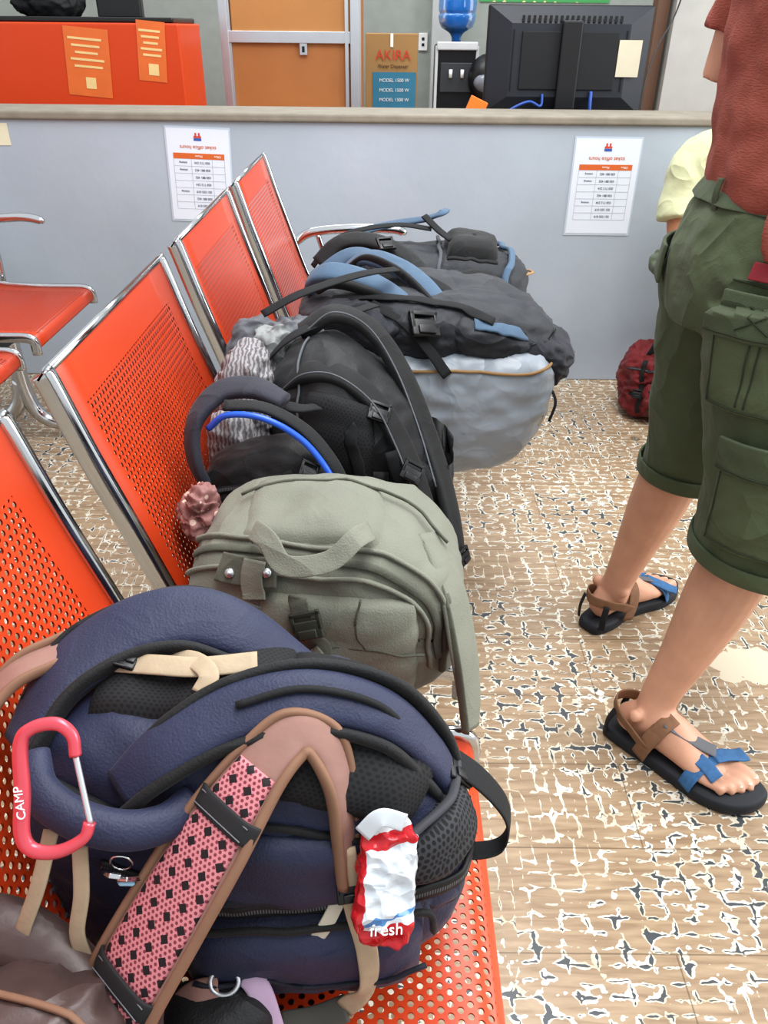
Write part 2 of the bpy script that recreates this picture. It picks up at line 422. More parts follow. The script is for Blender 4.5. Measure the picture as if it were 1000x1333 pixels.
mk('upper_pocket',nb.pad([(-.2,-1,-.05),(.7,-1,-.05),(.6,-1,.5),(-.1,-1,.55)],.003,.010),F_navy,g)
straps(g,[
 ('shoulder_strap_far',F_navy,sweep([(-.288,.43,.705),(-.262,.470,.738),(-.215,.505,.758),(-.165,.52,.762),(-.118,.515,.748),(-.07,.51,.710)],[.05,.058,.060,.056,.05,.04],.020,up=[(-.8,-.3,.6),(-.5,-.4,.8),(-.2,-.4,.9),(0,-.4,.9),(.3,-.4,.9),(.5,-.3,.8)],p=3,n=16)),
 ('shoulder_strap_far_edge',F_blkpad,sweep([(-.270,.412,.708),(-.248,.450,.736),(-.21,.478,.750),(-.165,.491,.752),(-.12,.487,.738)],.010,.022,up=(0,-.4,.9),p=2.5)),
 ('shoulder_strap_far_edge2',F_blkpad,sweep([(-.290,.462,.719),(-.268,.505,.748),(-.215,.535,.764),(-.165,.549,.766),(-.11,.543,.748)],.008,.018,up=(0,-.4,.9),p=2.5)),
 ('shoulder_strap_near',F_navy,sweep([(-.195,.395,.695),(-.165,.408,.722),(-.118,.428,.742),(-.058,.440,.750),(.0,.442,.731),(.040,.444,.684),(.060,.444,.640)],[.04,.044,.046,.044,.040,.033,.028],.018,up=[(-.4,-.7,.6),(-.3,-.6,.7),(-.1,-.5,.8),(.1,-.45,.85),(.5,-.4,.7),(.8,-.3,.5),(.9,-.3,.3)],p=3,n=16)),
 ('strap_near_edge',F_blkpad,sweep([(-.195,.378,.686),(-.165,.389,.708),(-.118,.407,.727),(-.058,.419,.735),(.0,.423,.716),(.034,.427,.672),(.054,.432,.633)],.010,.018,up=(0,-.6,.8),p=2.5)),
 ('strap_far_edge',F_blkpad,sweep([(-.19,.415,.712),(-.16,.430,.736),(-.118,.450,.753),(-.055,.463,.760),(.01,.464,.740),(.050,.464,.689),(.068,.460,.640)],.010,.020,up=(0,-.4,.9),p=2.5)),
 ('strap_cord',M_web,sweep([(-.11,.425,.755),(-.06,.436,.762),(-.005,.438,.745),(.030,.440,.703)],.006,.006,up=(0,-.4,.9))),
 ('sternum_webbing',F_beige,sweep([(-.215,.478,.748),(-.18,.468,.755),(-.145,.464,.757),(-.10,.470,.758)],.018,.003,up=(0,-.3,.9),p=4)),
 ('sternum_webbing_2',F_beige,sweep([(-.175,.485,.748),(-.15,.470,.758),(-.135,.452,.760),(-.14,.440,.752)],.016,.003,up=(0,-.3,.9),p=4)),
 ('piping_1',F_blkpad,nb.rib([(-1,-.55,.75),(-.8,-.95,.85),(-.4,-1,.6),(-.2,-1,.35)],.007,.007,.002)),
 ('piping_2',F_blkpad,nb.rib([(-.25,-1,.62),(.2,-1,.58),(.6,-1,.45),(1,-.8,.2),(1,0,.1)],.006,.006,.002)),
 ('zip_1',M_zip,nb.rib([(-.28,-1,-.10),(.0,-1,-.06),(.4,-1,-.04),(.8,-1,-.06),(1,-.7,-.1),(1,0,-.1)],.016,.005,.004)),
 ('zip_garage',F_navyd,nb.rib([(-.28,-1,-.02),(.0,-1,.02),(.4,-1,.04),(.8,-1,.02)],.008,.006,.008)),
 ('zip_2',M_zip,nb.rib([(-.6,-1,.25),(-.35,-1,.1),(-.3,-1,-.3),(-.4,-1,-.8)],.012,.005,.002)),
 ('seam_1',F_navyd,nb.rib([(-.2,-1,-.52),(.3,-1,-.58),(.85,-1,-.52)],.005,.004,.027)),
 ('pocket_piping',F_blkpad,nb.rib([(-.36,-1,-.3),(-.3,-1,-.16),(.2,-1,-.14),(.85,-1,-.14),(.95,-1,-.4)],.006,.006,.014)),
 ('haul_handle',F_navy,sweep([(-.262,.405,.722),(-.250,.380,.712),(-.222,.366,.700),(-.188,.362,.692),(-.160,.372,.688),(-.143,.392,.69)],[.024,.028,.029,.029,.028,.024],[.018,.024,.026,.026,.024,.018],up=(0,-.7,.7),n=16)),
 ('side_webbing',M_web,sweep([(.045,.455,.676),(.085,.45,.645),(.112,.45,.60),(.108,.442,.568),(.075,.44,.562),(.05,.445,.575)],.024,.003,up=[(.3,-.2,.9),(.6,-.2,.7),(1,-.2,.2),(.6,-.3,-.6),(0,-.3,-1),(0,-.3,-1)],p=4)),
 ('side_webbing_2',M_web,sweep([(-.02,.47,.715),(.03,.47,.685),(.06,.46,.66),(.085,.455,.64)],.02,.004,up=(.6,-.2,.7),p=4)),
 ('yoke_strap',F_dust,sweep([(-.345,.40,.66),(-.325,.43,.71),(-.300,.465,.742),(-.265,.492,.748)],[.026,.03,.028,.024],.008,up=(-.4,-.3,.8),p=3)),
 ('yoke_strap_edge',F_tan,sweep([(-.350,.416,.66),(-.330,.446,.712),(-.303,.480,.745),(-.268,.506,.752)],.006,.010,up=(-.4,-.3,.8))),
 ('yoke_strap_edge2',F_tan,sweep([(-.339,.386,.66),(-.318,.416,.712),(-.295,.452,.742),(-.263,.480,.746)],.006,.010,up=(-.4,-.3,.8))),
])
mk('bottle_pocket_mesh',nb.pad([(.72,-1,.06),(1,-.3,.1),(1,-.3,.5),(.72,-1,.44)],.006,.012),uvdots('bottle_mesh','#34353a',[(.006,.33,'#08080a')]),g)
G_b=simple('grey_binding','#3c3d42',.8)
mk('bottle_pocket_rim',nb.rib([(.68,-1,.47),(.9,-.8,.52),(1,-.2,.54)],.006,.008,.013),G_b,g)
buckle('strap_buckle',(.066,.448,.656),(20,50,20),g,.9); buckle('sternum_buckle',(-.205,.478,.753),(10,0,80),g,.7)
G2=[(-.205,.290,.540),(-.188,.304,.585),(-.155,.332,.638),(-.122,.362,.685),(-.090,.394,.722),(-.066,.412,.738),(-.045,.412,.732),(-.032,.398,.700),(-.028,.384,.650),(-.026,.374,.615)]
upz=[(-.5,-.7,.5)]*3+[(-.4,-.65,.65),(-.2,-.6,.8),(0,-.6,.8),(.5,-.6,.6),(.8,-.6,.2),(.8,-.6,0),(.8,-.6,0)]
wd=[.066,.066,.064,.058,.042,.034,.028,.024,.020,.016]
mk('trekking_strap_backing',sweep(G2,wd,.012,up=upz,p=3,n=16),F_dust,g)
mk('trekking_strap_net',sweep([tuple(V(p)+V(u).normalized()*.004) for p,u in zip(G2[:5],upz[:5])],[.054,.055,.054,.047,.034],.010,up=upz[:5],p=3,n=20),M_net,g)
M_cw=simple('charcoal_webbing','#232325',.8,0,.1)
for k,i in enumerate((1.15,3.35)):
    a=int(i);f=i-a; c=V(G2[a]).lerp(V(G2[a+1]),f); u=V(upz[a]).normalized(); T=(V(G2[a+1])-V(G2[a])).normalized(); B=T.cross(u).normalized(); hw=.033-.003*k
    mk('cross_webbing_%d'%k,sweep([tuple(c-B*hw+u*.004),tuple(c-B*hw*.6+u*.011),tuple(c+B*hw*.6+u*.011),tuple(c+B*hw+u*.004)],.017,.003,up=tuple(u),p=4,sub=4),M_cw,g)
    for s in (-1,1): mk('stitch_%d_%d'%(k,s),sweep([tuple(c-B*hw*.8+u*.0125+T*.005*s),tuple(c+B*hw*.8+u*.0125+T*.005*s)],.0010,.0010,up=tuple(u),n=6,sub=2),simple('grey_thread_%d%d'%(k,s),'#6a6b70',.8),g)
for k in (0,1):
    pts=[]
    for i,p in enumerate(G2):
        T=(V(G2[min(i+1,9)])-V(G2[max(i-1,0)])).normalized(); u=V(upz[i]); u=(u-T*u.dot(T)).normalized(); B=T.cross(u)
        pts.append(tuple(V(p)+B*(wd[i]/2*(1 if k else -1))+u*.002))
    mk('strap_binding_%d'%k,sweep(pts,.008,.011,up=upz),F_tan,g)
straps(g,[
 ('trekking_webbing_tail',F_beige,sweep([(-.028,.378,.65),(-.020,.364,.60),(-.010,.355,.55),(-.010,.352,.50),(-.03,.352,.466)],.018,.003,up=[(.2,-1,.2)]*3+[(.5,-.6,.6),(.2,-.5,.8)],p=4)),
 ('trekking_webbing_tip',simple('grey_web','#4d4b46',.8),sweep([(-.028,.352,.467),(-.055,.348,.455),(-.085,.345,.450)],.022,.003,up=(0,-.4,.9),p=4)),
 ('beige_webbing_left_1',F_beige,sweep([(-.245,.37,.68),(-.252,.345,.65),(-.264,.33,.62),(-.27,.33,.60)],.012,.003,up=(0,-.7,.7),p=4)),
 ('beige_webbing_left_2',F_beige,sweep([(-.222,.362,.675),(-.220,.342,.645),(-.225,.33,.615),(-.222,.325,.585)],.012,.003,up=(0,-.7,.7),p=4)),
 ('white_webbing',simple('offwhite_web','#c0b8a8',.8),sweep([(-.034,.376,.585),(-.045,.366,.565),(-.062,.362,.535)],.012,.003,up=(0,-1,.3),p=4)),
])
buckle('trekking_buckle',(-.022,.366,.612),(60,0,10),g,.7,M_black)
mk('zip_pulls',joing([boxg((-.200,.352,.655),(.009,.004,.034),(.7,.5,.2),.001),boxg((-.182,.352,.650),(.010,.004,.028),(.7,-.4,-.3),.001),sweep([(-.190+.008*math.cos(a),.353,.667+.008*math.sin(a)) for a in [i*math.pi/4 for i in range(8)]],.002,.002,up=(0,1,0),cyc=True,sub=3,n=8)[:2]]),M_chrome,g)
mk('key_fob',boxg((-.190,.352,.645),(.012,.004,.02),(.7,.3,.2),.002),simple('light_blue_fob','#9cc4dc',.4),g)
# carabiner
gc=group('carabiner')
cc=V((-.223,.350,.752)); X=V((.985,.06,.12)).normalized(); Y=V((.12,.50,.85)).normalized(); Y=(Y-X*X.dot(Y)).normalized(); Z=X.cross(Y)
body=[(.020,.020),(.0195,.034),(.010,.043),(-.007,.042),(-.016,.032),(-.019,.0),(-.023,-.028),(-.017,-.040),(0,-.043),(.018,-.036),(.0235,-.026)]
P3=lambda q:tuple(cc+X*q[0]+Y*q[1])
M_pink=simple('pink_anodised_aluminium','#d25662',.28,.4,.06)
mk('frame',sweep([P3(q) for q in body],[.008,.008,.009,.009,.010,.011,.011,.010,.009,.008,.008],.0075,up=tuple(Z),n=14,p=2.6),M_pink,gc)
mk('gate',sweep([P3((.020,.020)),P3((.022,-.004)),P3((.0240,-.027))],.0042,.0042,up=tuple(Z),n=10),M_alu,gc)
def text(name,s,loc,size,mat,parent,rot=None,M=None,ext=.0003,al='CENTER'):
    c=bpy.data.curves.new(name,'FONT'); c.body=s; c.size=size; c.extrude=ext; c.align_x=al; c.align_y='CENTER'
    c.materials.append(mat); o=bpy.data.objects.new(name,c); link(o)
    if M is not None: o.matrix_world=M
    else: o.location=loc; o.rotation_euler=rot
    o.parent=parent; return o
M_white=simple('white_paint','#ececec',.5,0,.02)
MX=Matrix.Translation(cc-X*.0195+Y*(-.006)+Z*.0042)@Matrix((Y,-X,Z)).transposed().to_4x4()
text('engraving','CAMP',None,.0085,M_white,gc,M=MX)
def tissue_mat():
    m,nt,b=newmat('printed_plastic_wrapper'); tc=nd(nt,'ShaderNodeTexCoord'); M=mather(nt); L=nt.links.new
    s=nd(nt,'ShaderNodeSeparateXYZ'); L(tc.outputs['Generated'],s.inputs[0])
    n=nd(nt,'ShaderNodeTexNoise'); n.inputs['Scale'].default_value=55; n.inputs['Detail'].default_value=2
    L(tc.outputs['Object'],n.inputs['Vector'])
    f=M('ADD',s.outputs[2],M('MULTIPLY_ADD',n.outputs['Fac'],.16,-.08))
    r=nd(nt,'ShaderNodeValToRGB'); r.color_ramp.interpolation='CONSTANT'
    r.color_ramp.elements[0].color=srgb('#b8202a'); r.color_ramp.elements[1].position=.26; r.color_ramp.elements[1].color=srgb('#cfd5dc')
    for p,c in ((.31,'#4f7fb4'),(.34,'#cdd4db'),(.80,'#b8202a'),(.90,'#d0d4d8')):
        e=r.color_ramp.elements.new(p); e.color=srgb(c)
    L(f,r.inputs[0])
    side=M('LESS_THAN',M('ADD',s.outputs[0],M('MULTIPLY_ADD',n.outputs['Fac'],.2,-.1)),.22)
    mx=nd(nt,'ShaderNodeMix',data_type='RGBA'); L(side,mx.inputs['Factor']); L(r.outputs[0],mx.inputs['A']); mx.inputs['B'].default_value=srgb('#b8262e')
    L(mx.outputs['Result'],b.inputs['Base Color']); b.inputs['Roughness'].default_value=.15
    v=nd(nt,'ShaderNodeTexVoronoi'); v.inputs['Scale'].default_value=60; L(tc.outputs['Object'],v.inputs['Vector'])
    bp=nd(nt,'ShaderNodeBump'); bp.inputs['Distance'].default_value=.008; L(v.outputs['Distance'],bp.inputs['Height']); L(bp.outputs['Normal'],b.inputs['Normal'])
    return m
TM=tissue_mat()
g=group('tissue_packet')
rt=(-.50,.12,.15)
mk('wrapper',soft((.004,.366,.632),(.022,.009,.050),n=5,rot=rt,wr=.005,sc=26,seed=4),TM,g)
mk('wrapper_seal',sweep([(-.014,.374,.674),(.000,.378,.688),(.018,.380,.680)],.014,.0015,up=(0,-.8,.5),p=4),simple('wrapper_seal','#c2c8ce',.2),g)
MT=Matrix.Translation((.004,.366,.632))@Euler(rt).to_matrix().to_4x4()@Matrix.Translation((0,-.0125,-.034))@Matrix.Rotation(math.pi/2,4,'X')
text('print_name','fresh',None,.013,M_white,g,M=MT)
# ------------------------------------------------------------ brown bag
g=group('brown_daypack')
bb=Bag((-.295,.265,.520),(.125,.085,.088),n=3,wr=.014,sc=12,seed=5)
mk('body',bb.geo,F_brown,g)
straps(g,[('zip',M_zip,bb.rib([(-1,.0,1),(-.2,-.3,1),(.6,-.5,1),(1,-.8,.5)],.014,.004,.002)),
 ('zip_2',F_blkpad,bb.rib([(-1,-.2,1),(-.2,-.5,1),(.5,-.8,1)],.004,.004,.002)),
 ('top_pad',F_brown,sweep([(-.36,.325,.585),(-.30,.335,.612),(-.245,.325,.592),(-.20,.30,.55),(-.185,.275,.51)],[.045,.05,.045,.04,.03],.028,up=(0,-.5,.8),n=14)),
 ('piping',F_tan,bb.rib([(-1,.4,1),(0,.3,1),(.8,.1,1),(1,-.3,.3)],.005,.005,.003))])
g=group('black_pouch')
mk('body',soft((-.135,.338,.468),(.045,.026,.030),n=3,wr=.006,seed=8,N=16),F_blk,g)
mk('lilac_loop',sweep([(-.128,.35,.485),(-.116,.360,.505),(-.100,.348,.500),(-.088,.33,.470)],.020,.005,up=(0,-.4,.9),p=3),simple('lilac_web','#a58fa6',.7),g)
mk('loop_ring',sweep([(-.13+.012*math.cos(a),.352+.008*math.sin(a),.507+.006*math.sin(a)) for a in [i*math.pi/4 for i in range(8)]],.004,.004,up=(0,0,1),cyc=True,sub=3,n=8),M_alu,g)
mk('brown_loop',sweep([(-.185,.335,.465),(-.16,.345,.498),(-.135,.350,.503)],.018,.005,up=(0,-.4,.9),p=3),F_dust,g)
# ------------------------------------------------------------ olive bag
g=group('olive_canvas_backpack')
def fno(p):
    if p.z>0: p.z-=.22*max(0,p.x)**2; p.z-=.12*max(0,-p.x-.3)
    p.x*=1+.06*(-p.z)
    return p
ob=Bag((-.07,.845,.560),(.175,.125,.123),n=3.6,fn=fno,wr=.008,sc=7,seed=11,N=36)
mk('body',ob.geo,F_olive,g)
mk('front_panel',ob.pad([(-.55,-1,-.85),(.72,-1,-.85),(.68,-1,.55),(-.45,-1,.62)],.004,.014,20,20),F_olive,g)
mk('top_panel',ob.pad([(-.7,-.7,1.05),(.45,-.85,1.05),(.5,.6,1.1),(-.7,.6,1.1)],.004,.006),F_olive,g)
straps(g,[
 ('zip_main',F_olived,ob.rib([(-1,-.3,.55),(-.75,-.75,1),(-.1,-.95,1),(.40,-1,.9),(.80,-1,.40),(.9,-1,-.3)],.010,.005,.003)),
 ('zip_piping',F_olive,ob.rib([(-1,-.45,.4),(-.75,-.95,.9),(-.1,-1,.78),(.38,-1,.72),(.72,-1,.32),(.80,-1,-.4)],.006,.008,.003)),
 ('zip_piping_2',F_olive,ob.rib([(-1,-.1,.6),(-.75,-.55,1),(-.1,-.78,1),(.45,-.85,.98),(.88,-.9,.42),(1,-1,-.3)],.006,.008,.003)),
 ('panel_seam',F_olived,ob.rib([(-.6,-1,.15),(-.2,-1,.0),(.3,-1,.05),(.72,-1,-.1)],.003,.003,.017)),
 ('panel_seam_2',F_olived,ob.rib([(.25,-1,.60),(.22,-1,.3),(.28,-1,.05)],.003,.003,.017)),
 ('top_seam',F_olived,ob.rib([(-.7,.2,1),(0,.3,1),(.5,.1,1),(.9,-.3,.7)],.004,.004,.010)),
 ('grab_handle',F_olive,sweep([(-.150,.765,.685),(-.147,.742,.706),(-.128,.720,.706),(-.108,.702,.686),(-.060,.702,.692),(-.03,.722,.710),(-.015,.76,.695)],.024,.0028,up=[(-.6,-.4,.6),(-.4,-.5,.7),(-.2,-.7,.6),(0,-.8,.6),(.2,-.7,.7),(.4,-.5,.7),(.6,-.3,.6)],p=6)),
 ('handle_tab',F_olived,ob.rib([(-.82,-.9,.85),(-.58,-1,.88),(-.34,-1,.85)],.036,.003,.010,p=6)),
 ('handle_tab_2',F_olive,ob.rib([(-.52,-1,1.0),(-.50,-1,.75),(-.46,-1,.52)],.028,.003,.014,p=6)),
 ('front_strap',F_olived,ob.rib([(-.18,-1,.62),(-.08,-1,.25),(.04,-1,-.15),(.12,-1,-.7)],.022,.003,.020,p=6)),
 ('front_strap_ridge',F_olive,ob.rib([(-.08,-1,.05),(.04,-1,-.25)],.020,.003,.024,p=6)),
 ('shoulder_strap',F_olive,sweep([(.055,.815,.655),(.083,.765,.61),(.098,.73,.55),(.108,.712,.49),(.112,.695,.445)],[.045,.050,.052,.045,.03],.012,up=(.8,-.6,.3),p=3,n=14)),
 ('strap_edge',F_olived,sweep([(.045,.795,.655),(.072,.745,.61),(.088,.708,.55),(.098,.692,.49),(.104,.680,.45)],.005,.012,up=(.8,-.6,.3))),
 ('side_piping',F_olived,ob.rib([(.95,-.9,.5),(1,-1,0),(1,-1,-.6)],.010,.008,.003)),
])
for i,(a,b) in enumerate(((-.75,.86),(-.40,.86))):
    p,n=ob.pr((a,-1,b),.011); mk('snap_%d'%i,joing([cyl(p,p+n*.004,.0055),cyl(p,p+n*.006,.003)]),M_alu,g)
p,n=ob.pr((-.09,-1,.30),.026); buckle('ladder_buckle',p,(68,-14,0),g,1.05,simple('dark_olive_plastic','#33352c',.4))
mk('shoulder_strap_lower',sweep([(-.22,.755,.56),(-.20,.722,.52),(-.14,.705,.49),(-.05,.695,.465)],.026,.006,up=(0,-.8,.5),p=3),F_olived,g)
g=group('floral_scrunchie')
mk('cloth',soft((-.245,.905,.622),(.024,.026,.036),n=2.4,wr=.016,sc=34,seed=3,N=26),netmat('floral_maroon','#8b6460','#c9ada0',.016,.28),g)
# ------------------------------------------------------------ small dark bag w/ blue tube
g=group('hydration_daypack')
db=Bag((-.165,1.005,.565),(.105,.05,.12),n=3,wr=.008,seed=21)
mk('body',db.geo,F_blk,g)
F_slate=fabric('slate_purple_padding','#2c2d38')
straps(g,[
 ('strap_left',F_slate,sweep([(-.245,.985,.60),(-.268,.98,.66),(-.268,1.0,.715),(-.235,1.03,.750),(-.185,1.03,.757),(-.14,1.01,.745)],[.03,.04,.04,.04,.04,.03],.018,up=[(-.8,-.4,.2),(-.8,-.4,.2),(-.7,-.3,.5),(-.2,-.3,.9),(.2,-.3,.9),(.4,-.3,.8)],p=3,n=14)),
 ('drinking_tube',simple('blue_tube','#2b5cc4',.3,0,.08),sweep([(-.245,.985,.715),(-.215,.975,.740),(-.165,.97,.738),(-.115,.965,.710),(-.080,.95,.672),(-.066,.945,.635),(-.06,.945,.60)],.009,.009,up=(0,-.5,.8))),
 ('tube_sleeve',F_blkpad,sweep([(-.22,.985,.75),(-.165,.985,.747),(-.112,.98,.718),(-.075,.965,.678),(-.055,.955,.638)],.02,.008,up=(0,-.3,.9),p=3)),
 ('zip',M_zip,db.rib([(-.9,-.8,.5),(-.3,-1,.7),(.4,-1,.6),(.9,-.8,.2)],.010,.004,.002)),
 ('piping',F_slate,db.rib([(-.9,-.9,.2),(-.3,-1,.4),(.4,-1,.3),(.9,-.9,-.1)],.006,.006,.002)),
 ('webbing',M_web,db.rib([(.3,-1,.9),(.4,-1,.2),(.5,-1,-.5)],.016,.003,.003)),
])
buckle('tube_clip',(-.105,.945,.668),(50,30,10),g,.8)
# ------------------------------------------------------------ black pack
g=group('black_backpack')
def fnb(p):
    if p.z>0: p.z-=.62*max(0,p.x+.35)**1.4
    p.y+=.10*p.z-.18*p.x
    return p
kb=Bag((-.040,1.20,.60),(.155,.12,.165),n=3.2,fn=fnb,wr=.006,seed=31,N=34)
mk('body',kb.geo,F_blk,g)
mk('back_mesh_upper',kb.pad([(-.7,-1,.0),(.15,-1,-.2),(.2,-1,.75),(-.7,-.9,1)],.004,.014),F_mesh,g)
mk('back_mesh_lower',kb.pad([(.25,-1,-.8),(.95,-1,-.8),(.95,-1,-.05),(.28,-1,.35)],.004,.014),F_mesh,g)
G_pipe=simple('grey_piping','#55595e',.6)
straps(g,[
 ('piping_left',G_pipe,kb.rib([(-.55,.2,1),(-.75,-.6,1),(-.8,-1,.6),(-.7,-1,.1),(-.4,-1,-.3)],.004,.004,.003)),
 ('strap_far',F_blkpad,sweep([(-.14,1.26,.76),(-.085,1.265,.79),(-.025,1.265,.765),(.025,1.22,.71),(.065,1.15,.64),(.095,1.07,.575),(.110,1.01,.52),(.112,.985,.47)],[.045,.046,.046,.045,.042,.04,.035,.03],.020,up=[(-.2,-.2,.9),(0,-.2,.9),(.4,-.2,.8),(.6,-.3,.7),(.7,-.4,.6),(.8,-.4,.5),(.8,-.5,.3),(.8,-.5,.3)],p=3,n=14)),
 ('strap_far_edge',G_pipe,sweep([(-.13,1.237,.77),(-.085,1.242,.80),(-.03,1.24,.778),(.015,1.20,.724),(.052,1.13,.655),(.08,1.052,.587)],.003,.003,up=(0,0,1))),
 ('strap_near',F_blkpad,sweep([(-.165,1.16,.70),(-.125,1.145,.735),(-.07,1.135,.735),(-.015,1.115,.70),(.025,1.085,.645),(.055,1.045,.585),(.078,1.00,.52),(.085,.97,.465)],[.04,.042,.042,.042,.04,.038,.035,.03],.018,up=[(-.3,-.4,.8),(0,-.4,.9),(.3,-.4,.8),(.5,-.4,.7),(.6,-.5,.6),(.7,-.5,.5),(.8,-.5,.3),(.8,-.5,.3)],p=3,n=14)),
 ('strap_near_edge',G_pipe,sweep([(-.165,1.136,.706),(-.125,1.12,.742),(-.075,1.112,.744),(-.02,1.092,.71),(.015,1.064,.655),(.043,1.025,.597)],.003,.003,up=(0,0,1))),
 ('top_webbing',M_web,sweep([(-.20,1.22,.72),(-.15,1.23,.765),(-.08,1.28,.78),(-.02,1.35,.78)],.024,.004,up=(0,0,1),p=4)),
 ('load_webbing',M_web,kb.rib([(-.1,-1,.5),(0,-1,.1),(.1,-1,-.3),(.05,-1,-.8)],.02,.004,.018)),
 ('belt_webbing',M_web,kb.rib([(.3,-1,.2),(.5,-1,-.3),(.6,-1,-.8)],.02,.004,.020)),
 ('haul_loop',M_web,sweep([(-.17,1.10,.70),(-.165,1.05,.725),(-.125,1.03,.727),(-.10,1.06,.715)],.022,.006,up=(0,-.2,.9),p=3)),
])
buckle('sternum_buckle',(-.01,1.09,.69),(40,20,0),g,1.0); buckle('belt_buckle',(.04,1.03,.62),(50,30,0),g,1.0); buckle('side_buckle',(.125,.985,.50),(70,0,60),g,.8)
# ------------------------------------------------------------ scarves
def scarf_mat(nm,a,b,sc):
    m,nt,bs=newmat(nm); tc=nd(nt,'ShaderNodeTexCoord')
    w=nd(nt,'ShaderNodeTexWave'); w.inputs['Scale'].default_value=sc; w.inputs['Distortion'].default_value=5; w.inputs['Detail'].default_value=2; w.inputs['Detail Scale'].default_value=2
    nt.links.new(tc.outputs['Object'],w.inputs['Vector'])
    r=nd(nt,'ShaderNodeValToRGB'); r.color_ramp.elements[0].position=.35; r.color_ramp.elements[1].position=.65
    r.color_ramp.elements[0].color=srgb(a); r.color_ramp.elements[1].color=srgb(b)
    nt.links.new(w.outputs['Fac'],r.inputs[0]); nt.links.new(r.outputs[0],bs.inputs['Base Color']); bs.inputs['Roughness'].default_value=.9
    return m
g=group('patterned_scarf')
SM=scarf_mat('grey_wave_print','#656367','#979495',48)
mk('cloth',soft((-.225,1.20,.665),(.042,.085,.085),n=2.6,wr=.020,sc=13,seed=41,N=40),SM,g)
mk('cloth_fold',soft((-.240,1.10,.61),(.03,.035,.07),n=2.6,wr=.012,sc=16,seed=42,N=22),SM,g)
g=group('grey_jacket')
mk('cloth',soft((-.165,1.36,.68),(.07,.055,.065),n=2.6,wr=.018,sc=12,seed=44,N=30),fabric('grey_shell','#5f6267',.6,.1,.9,8),g)
mk('sleeve',soft((-.245,1.43,.675),(.045,.05,.055),n=2.6,wr=.014,sc=12,seed=46,N=24),fabric('grey_shell_2','#54565c',.6,.1,.9,8),g)
mk('lining',soft((-.190,1.27,.70),(.03,.03,.07),n=2.6,wr=.014,sc=16,seed=47,N=22),fabric('light_grey_shell','#858888',.6,.1,.9,8),g)
# ------------------------------------------------------------ rain cover pack
g=group('trekking_backpack')
def fnr(p):
    if p.z<0: p.x*=1+.16*p.z; p.y*=1+.06*p.z
    if p.z>0: p.z*=.85
    return p
rb=Bag((.085,1.605,.530),(.258,.178,.150),n=4.5,fn=fnr,wr=.010,sc=7,seed=51,N=38)
mk('rain_cover',rb.geo,F_silver,g)
def fnt(p):
    if p.z>0: p.z-=.30*max(0,p.x)**1.5
    return p
tb=Bag((.085,1.640,.665),(.262,.178,.075),n=3,fn=fnt,wr=.012,sc=9,seed=52,N=34)
mk('harness_body',tb.geo,F_char,g)
F_ds=fabric('dark_slate','#1d1f28',.7,.2,.7,8)
mk('hip_belt_wing',soft((.305,1.58,.615),(.075,.095,.055),n=2.8,wr=.014,sc=12,seed=53,N=24,rot=(0,.25,0)),F_ds,g)
mk('hip_belt_wing_left',soft((-.05,1.50,.70),(.08,.05,.03),n=2.8,wr=.010,sc=12,seed=57,N=24,rot=(.3,.1,-.2)),F_ds,g)
hb2=Bag((.205,1.510,.672),(.085,.055,.035),n=3,wr=.008,sc=12,seed=54,N=22,rot=(.2,.30,.25)); mk('hip_belt_pad',hb2.geo,F_char,g)
straps(g,[
 ('shoulder_strap_blue_1',F_blue,sweep([(-.10,1.78,.72),(-.045,1.74,.765),(.02,1.67,.765),(.07,1.60,.75),(.115,1.54,.72)],[.045,.05,.05,.045,.035],.02,up=[(0,-.4,.9)]*5,p=3,n=14)),
 ('shoulder_strap_blue_2',F_blue,sweep([(-.15,1.66,.70),(-.155,1.62,.745),(-.12,1.58,.775),(-.06,1.57,.77),(.0,1.55,.75),(.05,1.52,.72),(.085,1.49,.68)],[.04,.045,.05,.05,.045,.04,.03],.02,up=[(-.7,-.3,.5),(-.5,-.4,.7),(-.1,-.4,.9),(.1,-.4,.9),(.3,-.4,.8),(.4,-.4,.8),(.4,-.4,.8)],p=3,n=14)),
 ('strap_lining',F_blkpad,sweep([(-.14,1.60,.735),(-.11,1.555,.76),(-.06,1.545,.755),(.0,1.525,.735),(.05,1.495,.705)],.018,.022,up=(0,-.4,.9),p=2.5)),
 ('strap_lining_2',F_blkpad,sweep([(-.09,1.755,.728),(-.045,1.715,.768),(.01,1.650,.768),(.055,1.585,.752),(.10,1.525,.72)],.012,.022,up=(0,-.4,.9),p=2.5)),
 ('belt_blue_panel',F_blue,hb2.rib([(-.8,-.7,1),(0,-.7,1),(.8,-.6,1)],.030,.006,.002)),
 ('tan_piping',simple('tan_cord','#8b6d48',.7),rb.rib([(-.7,-1,.66),(-.2,-1,.66),(.3,-1,.66),(.8,-1,.64),(1,-.6,.62)],.006,.006,.003)),
 ('webbing_1',M_web,tb.rib([(-.9,-.6,1),(-.3,-.7,1),(.2,-.9,1),(.5,-1,.6)],.022,.004,.006)),
 ('webbing_2',M_web,sweep([(-.03,1.50,.735),(.03,1.470,.715),(.08,1.440,.67),(.12,1.425,.62)],.022,.004,up=(0,-.6,.7),p=4)),
 ('webbing_3',M_web,sweep([(.02,1.72,.755),(.08,1.66,.745),(.13,1.60,.73),(.12,1.50,.72)],.022,.004,up=(0,-.3,.9),p=4)),
 ('long_webbing',M_web,sweep([(-.22,1.37,.755),(-.15,1.40,.785),(-.05,1.47,.80),(.02,1.55,.79)],.020,.004,up=(0,-.3,.9),p=4)),
 ('hanging_cord',M_web,sweep([(.33,1.50,.58),(.345,1.47,.55),(.335,1.46,.51)],.006,.004,up=(0,-1,.2))),
 ('hanging_cord_2',F_beige,sweep([(.32,1.49,.575),(.325,1.47,.52),(.315,1.46,.50)],.004,.003,up=(0,-1,.2))),
])
